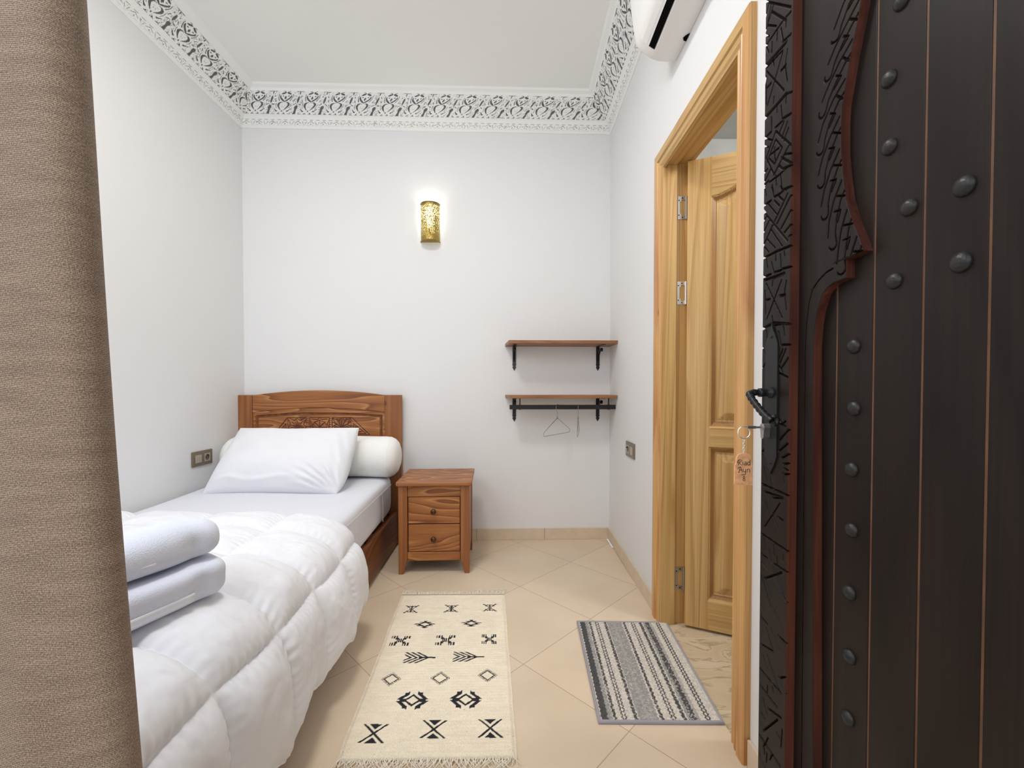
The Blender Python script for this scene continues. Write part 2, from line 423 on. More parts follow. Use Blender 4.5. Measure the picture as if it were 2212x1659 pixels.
def vnoise(x, y, seed=0):
    """smooth value noise on arrays, 0..1"""
    t = np.random.RandomState(seed).rand(256, 256)
    xi = np.floor(x).astype(int); yi = np.floor(y).astype(int); fx = x - xi; fy = y - yi
    fx = fx * fx * (3 - 2 * fx); fy = fy * fy * (3 - 2 * fy)
    a = t[yi % 256, xi % 256]; b = t[yi % 256, (xi + 1) % 256]; c = t[(yi + 1) % 256, xi % 256]; d = t[(yi + 1) % 256, (xi + 1) % 256]
    return (a * (1 - fx) + b * fx) * (1 - fy) + (c * (1 - fx) + d * fx) * fy


def fnoise(x, y, seed=0, oct=3):
    r = 0; a = 0.5
    for i in range(oct): r = r + a * (vnoise(x * 2 ** i, y * 2 ** i, seed + i) - 0.5); a *= 0.5
    return r


def segdist(u, v, a, b):
    ax, ay = a; bx, by = b; dx, dy = bx - ax, by - ay; L2 = dx * dx + dy * dy + 1e-12
    t = np.clip(((u - ax) * dx + (v - ay) * dy) / L2, 0, 1)
    return np.hypot(u - ax - t * dx, v - ay - t * dy)


def carve(u, v, segs, w, depth):
    """V grooves along the segments; returns positive depth"""
    out = np.zeros_like(u)
    for sgm in segs:
        a, b = sgm[0], sgm[1]; ww = w * (sgm[2] if len(sgm) > 2 else 1.0)
        x0, x1 = min(a[0], b[0]) - ww, max(a[0], b[0]) + ww; y0, y1 = min(a[1], b[1]) - ww, max(a[1], b[1]) + ww
        k = (u > x0) & (u < x1) & (v > y0) & (v < y1)
        if not k.any(): continue
        d = segdist(u[k], v[k], a, b)
        out[k] = np.maximum(out[k], depth * np.clip(1.25 * (1 - d / ww), 0, 1))
    return out


def polyline(pts, w=1.0): return [(pts[i], pts[i + 1], w) for i in range(len(pts) - 1)]


def smooth_path(pts, n):
    """Catmull-Rom through pts resampled evenly by arc length"""
    p = np.array(pts, float); q = np.vstack([2 * p[0] - p[1], p, 2 * p[-1] - p[-2]]); out = []
    for i in range(1, len(q) - 2):
        for t in np.linspace(0, 1, 40, endpoint=False):
            a, b, c, d = q[i - 1], q[i], q[i + 1], q[i + 2]
            out.append(0.5 * ((2 * b) + (-a + c) * t + (2 * a - 5 * b + 4 * c - d) * t ** 2 + (-a + 3 * b - 3 * c + d) * t ** 3))
    out.append(p[-1]); out = np.array(out)
    s = np.concatenate([[0], np.cumsum(np.linalg.norm(np.diff(out, axis=0), axis=1))])
    ss = np.linspace(0, s[-1], n)
    return np.stack([np.interp(ss, s, out[:, k]) for k in range(out.shape[1])], 1), ss


def superbox(name, sx, sy, sz, n, mat, parent=None, cuts=26, nz=None, disp=None, loc=(0, 0, 0), rz=0, roll=False):
    bm = bmesh.new(); bmesh.ops.create_cube(bm, size=2.0)
    bmesh.ops.subdivide_edges(bm, edges=bm.edges, cuts=cuts, use_grid_fill=True)
    for v in bm.verts:
        p = v.co; m = nz or n
        # spread samples towards the rounded rims
        k = (abs(p.x) ** n + abs(p.y) ** n) ** (1 / n); kk = (k ** m + abs(p.z) ** m) ** (1 / m)
        q = p / kk
        if roll:
            k = (abs(p.x) ** n + abs(p.z) ** n) ** (1 / n); q = p / (k ** m + abs(p.y) ** m) ** (1 / m)
        v.co = Vector((q.x * sx / 2, q.y * sy / 2, q.z * sz / 2))
    if disp:
        for v in bm.verts: v.co = v.co + disp(v.co.copy())
    bmesh.ops.recalc_face_normals(bm, faces=bm.faces)
    me = bpy.data.meshes.new(name); bm.to_mesh(me); bm.free(); me.materials.append(mat)
    me.polygons.foreach_set('use_smooth', [True] * len(me.polygons))
    o = bpy.data.objects.new(name, me); COL.objects.link(o); o.location = loc; o.rotation_euler = (0, 0, rz)
    if parent: o.parent = parent
    return o


# ------------------------------------------------------------------ room shell
XL, YLB = -1.80, 2.85                       # left wall, left back corner
XRB, YRB = 0.688, 2.925                     # right back corner
YF = -0.35                                  # the room's open entrance side
CEIL = 2.97


def xr(y): return XRB + 0.0130 * (y - YRB)   # right wall face
def yb(x): return YLB + (YRB - YLB) * (x - XL) / (XRB - XL)   # back wall face


DY0, DY1, DZT = 1.23, 1.85, 2.02            # bathroom door opening
TH = 0.12
f = MB(); f.box(XL - 0.1, 0.668, YF - 0.6, 3.0, -0.06, 0.0); fl = f.build('floor', M['tile'])
tag(fl, 'beige stone tile floor laid diagonally', 'floor', kind='structure')
w = MB(); w.box(XL - 0.1, XL, YF, YLB + 0.15, 0, 3.05); tag(w.build('wall_left', M['wall']), 'white plaster wall behind the bed on the left', 'wall', kind='structure')
w = MB(); w.hexa([(XL - 0.1, yb(XL - 0.1), 0), (XRB + 0.12, yb(XRB + 0.12), 0), (XRB + 0.12, 3.05, 0), (XL - 0.1, 3.05, 0),
                  (XL - 0.1, yb(XL - 0.1), 3.05), (XRB + 0.12, yb(XRB + 0.12), 3.05), (XRB + 0.12, 3.05, 3.05), (XL - 0.1, 3.05, 3.05)])
tag(w.build('wall_back', M['wall']), 'white plaster end wall with the lit lamp and shelves', 'wall', kind='structure')
w = MB()


def rw(y0, y1, z0, z1):
    w.hexa([(xr(y0), y0, z0), (xr(y0) + TH, y0, z0), (xr(y1) + TH, y1, z0), (xr(y1), y1, z0),
            (xr(y0), y0, z1), (xr(y0) + TH, y0, z1), (xr(y1) + TH, y1, z1), (xr(y1), y1, z1)])


rw(YF, DY0 - 0.02, 0, 3.05); rw(DY1 + 0.02, yb(XRB) + 0.0, 0, 3.05); rw(DY0 - 0.02, DY1 + 0.02, DZT + 0.02, 3.05)
tag(w.build('wall_right', M['wall']), 'white plaster wall holding the pine bathroom doorway', 'wall', kind='structure')
w = MB(); w.box(XL - 0.1, xr(0) + 0.2, YF, 3.05, CEIL, CEIL + 0.08); tag(w.build('ceiling', M['ceil']), 'plain white ceiling framed by carved cornice', 'ceiling', kind='structure')

# skirting
sk = MB(); xa = -0.72


def skb(x0, x1): sk.hexa([(x0, yb(x0) - 0.011, 0), (x1, yb(x1) - 0.011, 0), (x1, yb(x1), 0), (x0, yb(x0), 0),
                          (x0, yb(x0) - 0.011, 0.078), (x1, yb(x1) - 0.011, 0.078), (x1, yb(x1), 0.078), (x0, yb(x0), 0.078)])


for a, b in ((-0.72, -0.235), (-0.2335, 0.234), (0.2355, XRB - 0.002)): skb(a, b)
tag(sk.build('baseboard_back', M['bskirt'], bevel=0.0015), 'beige stone skirting along the end wall', 'skirting', kind='structure')
sk = MB()


def skr(y0, y1): sk.hexa([(xr(y0) - 0.011, y0, 0), (xr(y0), y0, 0), (xr(y1), y1, 0), (xr(y1) - 0.011, y1, 0),
                          (xr(y0) - 0.011, y0, 0.078), (xr(y0), y0, 0.078), (xr(y1), y1, 0.078), (xr(y1) - 0.011, y1, 0.078)])


skr(1.95, 2.42); skr(2.4215, YRB - 0.012); skr(YF, 1.148)
tag(sk.build('baseboard_right', M['bskirt'], bevel=0.0015), 'beige stone skirting beside the pine doorway', 'skirting', kind='structure')

# bathroom beyond the doorway
f = MB(); f.box(0.668, 2.1, 0.6, 2.75, -0.06, 0.0); tag(f.build('floor_bathroom', M['marble']), 'veined cream marble floor inside the bathroom doorway', 'floor', kind='structure')
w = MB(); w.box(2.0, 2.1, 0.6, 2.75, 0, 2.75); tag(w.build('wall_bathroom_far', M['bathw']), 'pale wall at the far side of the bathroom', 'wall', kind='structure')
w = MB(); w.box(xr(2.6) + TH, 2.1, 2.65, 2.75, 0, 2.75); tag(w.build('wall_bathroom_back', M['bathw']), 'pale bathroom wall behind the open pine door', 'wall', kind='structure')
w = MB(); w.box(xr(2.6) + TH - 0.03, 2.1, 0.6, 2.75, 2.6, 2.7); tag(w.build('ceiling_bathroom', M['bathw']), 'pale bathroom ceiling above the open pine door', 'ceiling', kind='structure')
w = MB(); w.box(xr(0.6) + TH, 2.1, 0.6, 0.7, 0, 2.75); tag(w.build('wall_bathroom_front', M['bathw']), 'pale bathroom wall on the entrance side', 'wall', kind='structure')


# ------------------------------------------------------------------ carved cornice
def ellipse_d(u, v, cx, cy, rx, ry, rot=0.0):
    c, s = math.cos(rot), math.sin(rot); du, dv = u - cx, v - cy
    return np.hypot((du * c + dv * s) / rx, (-du * s + dv * c) / ry)


def stroke(x, v, pts):
    """tapering stroke through (x, v, radius) points"""
    g = np.zeros_like(x, bool)
    for (x0, v0, r0), (x1, v1, r1) in zip(pts[:-1], pts[1:]):
        dx, dv = x1 - x0, v1 - v0
        t = np.clip(((x - x0) * dx + (v - v0) * dv) / (dx * dx + dv * dv + 1e-9), 0, 1)
        g |= np.hypot(x - x0 - t * dx, v - v0 - t * dv) < r0 + (r1 - r0) * t
    return g


def big_motif(u, v):
    """u in -.5..+.5 of one repeat, v 0 (bottom) .. 1 (top); True = grey sunk infill"""
    g = np.zeros_like(u, bool); a = np.abs(u)
    # upper medallion: two leaves, a deep V with a flower inside
    g |= ellipse_d(a, v, 0.098, 0.893, 0.098, 0.043, -0.50) < 1
    g |= stroke(a, v, [(0.200, 0.80, 0.016), (0.196, 0.735, 0.028), (0.140, 0.655, 0.034), (0.065, 0.590, 0.036), (0.0, 0.525, 0.022)]) & (v - 0.515 > a * 0.55)
    g |= (a / 0.046 + np.abs(v - 0.705) / 0.088 < 1)
    g |= ellipse_d(a, v, 0.105, 0.775, 0.034, 0.026, 0.4) < 1
    # lower heart: two thick commas
    g |= stroke(a, v, [(0.055, 0.505, 0.014), (0.115, 0.510, 0.026), (0.175, 0.470, 0.038), (0.196, 0.400, 0.040), (0.172, 0.325, 0.034), (0.120, 0.245, 0.023), (0.062, 0.175, 0.012)])
    g |= ellipse_d(a, v, 0.055, 0.395, 0.020, 0.012) < 1
    g |= ellipse_d(a, v, 0.030, 0.315, 0.010, 0.016) < 1
    # thin outlines
    g |= stroke(a, v, [(0.255, 0.86, 0.008), (0.262, 0.74, 0.010), (0.225, 0.63, 0.014), (0.200, 0.585, 0.018)])
    g |= stroke(a, v, [(0.275, 0.46, 0.007), (0.280, 0.38, 0.007), (0.235, 0.26, 0.007)])
    # foot: bud, curls, triangles
    g |= ellipse_d(u, v, 0.0, 0.135, 0.022, 0.040) < 1
    g |= stroke(a, v, [(0.065, 0.075, 0.012), (0.100, 0.065, 0.014), (0.115, 0.020, 0.016)])
    g |= stroke(a, v, [(0.315, 0.245, 0.012), (0.250, 0.165, 0.020), (0.205, 0.130, 0.034)])
    # between the repeats
    xs = np.abs(np.where(u > 0, u - 0.5, u + 0.5))
    g |= stroke(xs, v, [(0.0, 0.98, 0.006), (0.0, 0.92, 0.022), (0.0, 0.87, 0.012)])
    g |= ellipse_d(xs, v, 0, 0.63, 0.037, 0.150) < 1
    g |= stroke(xs, v, [(0.055, 0.455, 0.012), (0.130, 0.415, 0.022)])
    g |= ellipse_d(xs, v, 0, 0.295, 0.064, 0.100) < 1
    g |= (xs < np.interp(v, [0.0, 0.06, 0.15, 0.25], [0.030, 0.052, 0.034, 0.045])) & (v < 0.25)
    g |= ellipse_d(xs, v, 0.105, 0.775, 0.017, 0.035, 0.3) < 1
    g |= ellipse_d(xs, v, 0.065, 0.845, 0.012, 0.016) < 1
    g |= stroke(xs, v, [(0.135, 0.635, 0.010), (0.175, 0.560, 0.016)])
    g |= ellipse_d(xs, v, 0.09, 0.56, 0.012, 0.016) < 1
    g |= ellipse_d(xs, v, 0.165, 0.06, 0.020, 0.018) < 1
    # dashes along both rims
    g |= (v > 0.962) & (np.abs(np.mod(u * 2 + 0.5, 1) - 0.5) < 0.27) & (a > 0.06)
    g |= (v < 0.020) & (np.abs(np.mod(u * 5, 1) - 0.5) < 0.30)
    return g


def small_motif(u, v, L):
    a = np.abs(u)
    g = (v > 0.84) & (np.abs(np.mod(u * 2 + 0.5, 1) - 0.5) < 0.27)
    g |= stroke(a, v * 0.5, [(0.0, 0.37, 0.030), (0.11, 0.27, 0.026), (0.24, 0.19, 0.030)])
    g |= stroke(a, v * 0.5, [(0.33, 0.34, 0.014), (0.38, 0.22, 0.022), (0.45, 0.10, 0.014)])
    g |= ellipse_d(u, v, 0, 0.26, 0.035, 0.16) < 1
    g |= (v < 0.06) & (np.abs(np.mod(u * 3, 1) - 0.5) < 0.3)
    g |= (fnoise(L * 330, v * 5, 5, 1) > 0.17) & (v < 0.7) & (v > 0.08)
    return g


def offset_corner(c, d1, n1, d2, n2):
    # intersection of the two wall lines pushed in by d
    A = np.array([[n1[0], n1[1]], [n2[0], n2[1]]]); b = np.array([np.dot(n1, c) + d1, np.dot(n2, c) + d2])
    return np.linalg.solve(A, b)


def unit(a): a = np.array(a, float); return a / np.linalg.norm(a)


nL = np.array([1.0, 0.0]); nB = unit([(YRB - YLB), -(XRB - XL)]); nR = unit([-1.0, 0.0130])
cLB = np.array([XL, YLB]); cRB = np.array([XRB, YRB])
PROF = [(0.0, 2.787), (0.005, 2.787), (0.010, 2.792), (0.012, 2.798), (0.014, 2.802), (0.032, 2.831), (0.034, 2.836), (0.040, 2.845), (0.048, 2.852),
        (0.050, 2.853), (0.150, 2.937), (0.151, 2.944), (0.157, 2.953), (0.176, 2.960), (0.184, 2.970)]


def cornice(name, P0f, P1f, length, label, phase):
    nu = int(length / 0.0020)
    rows = []   # (d, z, kind, v)
    for i in range(len(PROF) - 1):
        a, b = PROF[i], PROF[i + 1]
        n = 16 if i == 4 else (58 if i == 9 else 2)
        for k in range(n):
            t = k / n; rows.append((a[0] + (b[0] - a[0]) * t, a[1] + (b[1] - a[1]) * t, 1 if i == 4 else (2 if i == 9 else 0), t))
    rows.append((PROF[-1][0], PROF[-1][1], 0, 0))
    nv = len(rows); t = np.linspace(0, 1, nu)
    P = np.zeros((nv, nu, 3)); mi = np.zeros((nv, nu), int)
    for j, (d, z, kind, v) in enumerate(rows):
        a, b = np.array(P0f(d)), np.array(P1f(d))
        xy = a[None] + (b - a)[None] * t[:, None]
        P[j, :, :2] = xy; P[j, :, 2] = z
        if kind:
            Lc = t * np.linalg.norm(b - a) + phase
            per = 0.1685 if kind == 2 else 0.08425
            u = np.mod(Lc / per, 1) - 0.5; vv = np.full_like(u, v)
            g = big_motif(u, vv) if kind == 2 else small_motif(u, vv, Lc)
            nrm = unit([-(b - a)[1], (b - a)[0]])   # sink away from the room
            dep = (0.0035 if kind == 2 else 0.002) * g
            P[j, :, 2] += dep * 0.75
            mi[j] = g * (1 if kind == 2 else 2)
            if kind == 2:       # fine pitted tendrils between the larger shapes
                fine = (np.abs(fnoise(Lc * 95, vv * 14, 8, 2)) < 0.028) & (np.abs(u) > 0.27) & ~g
                mi[j][fine] = 2; P[j, :, 2] += fine * 0.0015
    m = np.maximum(mi[:-1, :-1], 0)
    o = grid(name, P, [M['stucco'], M['stucco_grey'], M['stucco_mid']], midx=m, smooth=True, auto=30)
    tag(o, label, 'cornice', kind='structure'); return o


def cLBo(d): return offset_corner(cLB, d, nL, d, nB)
def cRBo(d): return offset_corner(cRB, d, nR, d, nB)


cornice('trim_1', cLBo, cRBo, XRB - XL, 'carved white and grey plaster cornice over the end wall', 0.02)
cornice('trim_2', lambda d: (XL + d, YF), cLBo, YLB - YF, 'carved white and grey plaster cornice over the left wall', 0.03)
cornice('trim_3', cRBo, lambda d: (xr(YF) - d, YF), YRB - YF, 'carved white and grey plaster cornice running past the air conditioner', 0.05)

# ------------------------------------------------------------------ pine door frame and bathroom door
fr = empty('trim_4', (xr(1.54), 1.54, 0)); tag(fr, 'pale pine frame around the bathroom doorway', 'door frame', kind='structure')
CO0, CO1, CZT = 1.153, 1.937, 2.092
CP = [(0.0, 0.0), (0.0, 0.017), (0.003, 0.021), (0.036, 0.021), (0.040, 0.015), (0.045, 0.014), (0.050, 0.017), (0.060, 0.015), (0.066, 0.010), (0.071, 0.009), (0.075, 0.011), (0.080, 0.011), (0.083, 0.0)]


def casing(which, mat, name):
    mb = MB(); v = []
    for wd, pr in CP:
        y0, y1, zt = CO0 + wd, CO1 - wd, CZT - wd
        if which == 'near': a, b = (y0, 0.0), (y0, zt)
        elif which == 'far': a, b = (y1, 0.0), (y1, zt)
        else: a, b = (y0, zt), (y1, zt)
        for q in (a, b): v.append((xr(q[0]) - pr - xr(1.54), q[0] - 1.54, q[1]))
    n = len(CP); f = [(2 * i, 2 * i + 1, 2 * i + 3, 2 * i + 2) for i in range(n - 1)]
    f += [tuple(2 * i for i in range(n)), tuple(2 * i + 1 for i in range(n - 1, -1, -1)), (0, 1, 2 * n - 1, 2 * n - 2)]
    mb.add(v, f); return mb.build(name, mat, fr, auto=25)


casing('near', M['pineo_z'], 'side_casing'); casing('far', M['pineo_z'], 'side_casing'); casing('head', M['pine_y'], 'head_casing')
x0 = xr(1.54)
j = MB(); j.box(-0.006, 0.056, DY1 - 1.54, DY1 + 0.03 - 1.54, 0, DZT + 0.03); j.box(0.056, TH + 0.006, DY1 + 0.012 - 1.54, DY1 + 0.03 - 1.54, 0, DZT + 0.03); j.build('jamb', M['pine_z'], fr, bevel=0.0015)
j = MB(); j.box(-0.010, 0.056, DY0 - 0.03 - 1.54, DY0 - 1.54, 0, DZT + 0.03); j.box(0.056, TH + 0.006, DY0 - 0.03 - 1.54, DY0 - 0.012 - 1.54, 0, DZT + 0.03); j.build('jamb', M['pine_z'], fr, bevel=0.0015)
j = MB(); j.box(-0.008, 0.056, DY0 - 1.54, DY1 - 1.54, DZT, DZT + 0.03); j.box(0.056, TH + 0.006, DY0 - 0.012 - 1.54, DY1 + 0.012 - 1.54, DZT + 0.012, DZT + 0.03); j.build('head_jamb', M['pine_y'], fr, bevel=0.0015)

HX, HY = xr(1.85) + 0.096, DY1 - 0.004
d1 = empty('door_1', (HX, HY, 0.012), math.radians(-24.5)); tag(d1, 'pale pine panelled bathroom door standing ajar', 'door', kind='structure')
LW, LH, LT = 0.605, 2.012, 0.038
us = np.arange(0, LW + 1e-6, 0.0025); vs = np.arange(0, LH + 1e-6, 0.004); U, V = np.meshgrid(us, vs)
uc = LW / 2
arch_top = 1.845 + 0.072 * (0.5 - 0.5 * np.cos(2 * PI * np.clip((U - 0.094) / (LW - 0.188), 0, 1)))


def sd_panel(z0, z1):
    return np.minimum(np.minimum(U - 0.094, LW - 0.094 - U), np.minimum(V - z0, z1 - V))


sd = np.maximum(sd_panel(0.873, arch_top), sd_panel(0.130, 0.783))
hgt = np.zeros_like(U)
kx = [-1, -0.004, 0.0, 0.004, 0.010, 0.016, 0.022, 0.026, 0.030, 0.055, 0.059, 1.0]; ky = [0, 0, -0.006, -0.004, -0.010, -0.015, -0.015, -0.018, -0.016, -0.006, -0.004, -0.004]
hgt = np.interp(sd, kx, ky)
P = np.stack([U, -LT / 2 - hgt * 1.0, V], -1); P[..., 1] = -LT / 2 - hgt
# rails read across, stiles read along: two materials by face
rail = (U > 0.094) & (U < LW - 0.094) & (sd < 0)
fm = rail.astype(int); fm[(sd > 0.003) & (sd < 0.020)] = 2  # darker moulding band: groove shading and glue stain put into the colour
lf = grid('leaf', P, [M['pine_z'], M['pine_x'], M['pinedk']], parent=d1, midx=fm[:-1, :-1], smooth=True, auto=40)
b = MB(); b.box(0, LW, -LT / 2 + 0.0185, LT / 2, 0, LH)
for (a0, a1, c0, c1) in ((0, 0.004, 0, LH), (LW - 0.004, LW, 0, LH)): b.box(a0, a1, -LT / 2 + 0.0002, -LT / 2 + 0.0185, c0, c1)
b.box(0.004, LW - 0.004, -LT / 2 + 0.0002, -LT / 2 + 0.0185, LH - 0.004, LH); b.box(0.004, LW - 0.004, -LT / 2 + 0.0002, -LT / 2 + 0.0185, 0, 0.004)
b.build('leaf_core', M['pine_z'], d1)
for (yp, col) in ((449, 'steel'), (633, 'steel2'), (1249, 'steel')):
    hz = on_y(1470, yp, DY1 + 0.01).z
    h = MB(); Yf = DY1 + 0.0115; xa = xr(1.85) + 0.0585; xb = xr(1.85) + 0.0925
    for (a0, a1, z0, z1) in ((xa, xa + 0.010, -0.05, 0.05), (xa + 0.010, xb, 0.034, 0.05), (xa + 0.010, xb, -0.05, -0.034), (xa + 0.010, xa + 0.016, 0.026, 0.034), (xa + 0.010, xa + 0.016, -0.034, -0.026)):
        h.box(a0, a1, Yf - 0.0022, Yf, hz + z0, hz + z1)
    h.tube([(xb + 0.002, Yf - 0.004, hz - 0.05), (xb + 0.002, Yf - 0.004, hz + 0.05)], 0.005, 10)
    for (sx_, sz_) in ((0.005, 0.032), (0.005, -0.032), (0.02, 0.042), (0.02, -0.042)):
        h.lathe([(0.0026, 0), (0.0026, 0.0008)], 10, Matrix.Translation((xa + sx_, Yf - 0.0022, hz + sz_)) @ Matrix.Rotation(PI / 2, 4, 'X'), 1)
    ho = h.build('hinge', [M[col], M['blackhole']], None, auto=30)
    ho.parent = d1; ho.matrix_parent_inverse = (Matrix.Translation((HX, HY, 0.012)) @ Matrix.Rotation(math.radians(-24.5), 4, 'Z')).inverted()
    ho['label'] = 'bright steel hinge' if col == 'steel2' else 'dull steel hinge'

# ------------------------------------------------------------------ dark carved entrance door
XS, XA, XP = 0.570, 0.589, 0.607          # faces: stile, arch board, planks
YE = XS * FPX / 542 - 0.0                  # free edge
YE = on_x(1645.5, 900, XS).y; YS1 = on_x(1703, 900, XS).y
d2 = empty('door_2', (0.60, YE, 0.0)); tag(d2, 'dark carved wooden entrance door studded with iron, standing open', 'door', kind='structure')
DO = Vector(d2.location)
ZB, ZT = 0.015, 2.16; YC = 0.53; YH = 2 * YC - YE


def rel(P): return P - np.array(DO)[None, None, :]


stile_segs = []


def seg_px(x0, y0, sc, lst, X):
    out = []
    for s in lst:
        a = on_x(x0 + s[0] / sc, y0 + s[1] / sc, X); b = on_x(x0 + s[2] / sc, y0 + s[3] / sc, X)
        out.append(((a.y, a.z), (b.y, b.z), s[4] if len(s) > 4 else 1.0))
    return out


SA = [(45, 10, 270, 60), (45, 185, 85, 20), (45, 300, 125, 30), (60, 250, 105, 20), (110, 100, 225, 170, 1.2), (230, 170, 225, 230), (225, 150, 270, 100, 1.2), (75, 215, 145, 222), (45, 300, 85, 308), (30, 410, 75, 370, 1.2), (80, 355, 200, 180, 1.1), (150, 345, 155, 240), (60, 385, 80, 450), (110, 360, 105, 450), (200, 355, 270, 290, 1.2), (185, 240, 205, 350), (30, 590, 230, 360, 2.0), (60, 580, 200, 430), (125, 560, 120, 520), (200, 450, 70, 900), (65, 610, 210, 770), (240, 420, 220, 560), (220, 560, 238, 690), (185, 605, 225, 555, 1.6), (30, 1030, 230, 800, 2.0), (225, 803, 275, 785, 1.3), (55, 660, 60, 890), (65, 750, 100, 710, 1.4), (105, 1120, 105, 1000), (30, 1195, 105, 1120, 1.2), (135, 1090, 200, 1030, 1.2), (200, 1012, 270, 968, 1.4), (185, 900, 195, 1010), (150, 960, 150, 890), (120, 880, 125, 830), (225, 880, 230, 820), (140, 1120, 60, 1350), (60, 1350, 125, 1490, 1.2), (125, 1490, 255, 1235, 1.2), (270, 1235, 140, 1120, 1.3), (140, 1190, 80, 1350), (80, 1350, 130, 1400), (130, 1400, 195, 1260), (195, 1260, 140, 1190), (95, 1320, 170, 1260), (130, 1260, 135, 1370), (190, 1345, 270, 1390, 1.4), (165, 1410, 200, 1440, 1.3), (200, 1440, 270, 1410, 1.4), (85, 1555, 160, 1500), (160, 1500, 235, 1430), (145, 1580, 140, 1500), (200, 1620, 270, 1590, 1.3), (180, 1490, 195, 1620), (165, 1150, 210, 1040), (190, 1180, 240, 1040), (210, 1200, 250, 1090), (30, 1245, 80, 1255), (30, 1180, 110, 1195), (220, 1315, 270, 1310, 1.2), (40, 1480, 70, 1440), (45, 1550, 95, 1450), (40, 1590, 80, 1540), (110, 1580, 120, 1640)]
SB = [(30, 180, 100, 130, 1.3), (130, 100, 190, 60, 1.2), (200, 50, 270, 12, 1.3), (105, 20, 125, 100), (180, 10, 195, 50), (45, 20, 60, 90), (80, 165, 150, 250), (130, 135, 170, 175, 1.3), (165, 95, 210, 135, 1.2), (30, 215, 240, 470, 1.6), (240, 75, 130, 310, 1.1), (268, 88, 145, 340, 1.2), (268, 215, 180, 380, 1.2), (268, 335, 205, 415, 1.2), (250, 440, 265, 425), (90, 290, 40, 400), (115, 340, 30, 530, 1.1), (65, 260, 30, 320), (105, 385, 195, 520), (70, 465, 135, 535), (45, 530, 80, 570), (30, 625, 130, 575, 1.3), (135, 570, 270, 515, 1.4), (210, 540, 215, 600), (30, 785, 100, 760, 1.3), (125, 745, 185, 725, 1.2), (195, 715, 265, 695, 1.3), (105, 660, 125, 745), (140, 580, 140, 640), (180, 590, 185, 700), (60, 630, 70, 700), (45, 812, 215, 750, 1.5), (215, 755, 110, 800, 1.2), (110, 860, 115, 820), (60, 840, 195, 1130), (190, 810, 65, 1140), (230, 815, 215, 920), (215, 920, 230, 1060), (175, 945, 220, 935, 1.6), (60, 980, 90, 970, 1.3), (48, 900, 55, 1100), (30, 1225, 120, 1175, 1.6), (120, 1175, 255, 1185, 1.6), (80, 1200, 210, 1185), (110, 1120, 115, 1170), (215, 1280, 205, 1210), (60, 1240, 70, 1310), (130, 1220, 140, 1310), (165, 1250, 185, 1370), (185, 1365, 255, 1360, 1.3), (225, 1400, 175, 1520, 1.2), (200, 1400, 165, 1480, 1.2), (160, 1530, 200, 1600, 1.2), (245, 1475, 190, 1560, 1.2), (30, 1390, 75, 1480), (75, 1480, 30, 1560), (160, 1600, 240, 1640, 1.4)]
SCc = [(25, 575, 240, 672, 1.5), (45, 640, 200, 690, 1.3), (110, 690, 200, 700), (175, 740, 45, 940), (75, 740, 180, 1010), (20, 1000, 240, 1150, 1.6), (40, 1030, 60, 1140), (85, 1130, 105, 1240), (105, 1240, 240, 1330, 1.2), (120, 1090, 130, 1180), (45, 1380, 190, 1330, 1.3), (25, 1370, 100, 1620), (55, 1390, 105, 1540), (120, 1290, 230, 1585), (165, 205, 250, 110, 1.3), (165, 295, 240, 230, 1.3), (160, 55, 225, 85), (190, 355, 250, 318, 1.3), (205, 405, 245, 400, 1.3), (210, 440, 240, 455), (200, 495, 245, 490, 1.2), (40, 430, 60, 530), (95, 530, 110, 620), (165, 20, 215, 80), (190, 60, 225, 40), (195, 480, 210, 570), (160, 860, 200, 885, 1.4), (60, 740, 70, 800), (25, 300, 65, 260, 1.3), (25, 320, 50, 370), (20, 1170, 70, 1210), (20, 1240, 60, 1300), (150, 1190, 155, 1270), (200, 1180, 205, 1230)]
SD = [(60, 20, 135, 280), (85, 30, 145, 200), (155, 20, 265, 240), (60, 370, 110, 430, 1.2), (100, 460, 160, 660), (140, 460, 215, 640), (175, 320, 245, 480), (60, 600, 150, 655), (205, 530, 265, 590, 1.2), (110, 690, 205, 980), (75, 700, 110, 800), (205, 880, 260, 1020), (215, 890, 260, 880), (50, 810, 140, 920, 1.2), (155, 940, 225, 1020, 1.3), (55, 960, 190, 1140, 1.4), (70, 1060, 110, 1210), (110, 955, 105, 1040), (115, 1150, 225, 1230, 1.3), (75, 1340, 195, 1245, 1.2), (45, 1380, 215, 1640, 1.6), (75, 1480, 115, 1400), (85, 1540, 80, 1440), (100, 1610, 105, 1530), (130, 1590, 150, 1540), (45, 1540, 95, 1659), (235, 1330, 225, 1480), (190, 1360, 215, 1400), (60, 1190, 90, 1240), (150, 960, 160, 1010)]
stile_segs += seg_px(1640, 0, 3.95, SA, XS) + seg_px(1640, 400, 3.95, SB, XS) + seg_px(1640, 900, 3.95, SCc, XS) + seg_px(1630, 1240, 3.96, SD, XS)
for s_ in SA + SB:                                      # the carving continues above and below the part in view
    pass


def stile_mesh(name, ya, yb_, segs):
    us = np.linspace(ya, yb_, 130); vs = np.arange(ZB, ZT + 1e-6, 0.0012); U, V = np.meshgrid(us, vs)
    dep = carve(U, V, segs, 0.0022, 0.0062)
    X = XS + dep
    dir_ = np.sign(yb_ - ya)
    rows = [np.stack([np.full((len(vs), 1), 0.634), np.full((len(vs), 1), ya), vs[:, None]], -1), np.stack([X, U, V], -1)]
    e = X[:, -1:]; d_ = np.clip((e - XS), 0, 1)
    rows += [np.stack([np.full((len(vs), 1), XA + 0.004), np.full((len(vs), 1), yb_), vs[:, None]], -1)]
    P = np.concatenate(rows, 1)
    mi = np.zeros((len(vs) - 1, P.shape[1] - 1), int); mi[:, -1] = 1
    return grid(name, rel(P), [M['dkw'], M['dkred']], parent=d2, midx=mi, smooth=True, auto=50, flip=(ya < yb_))


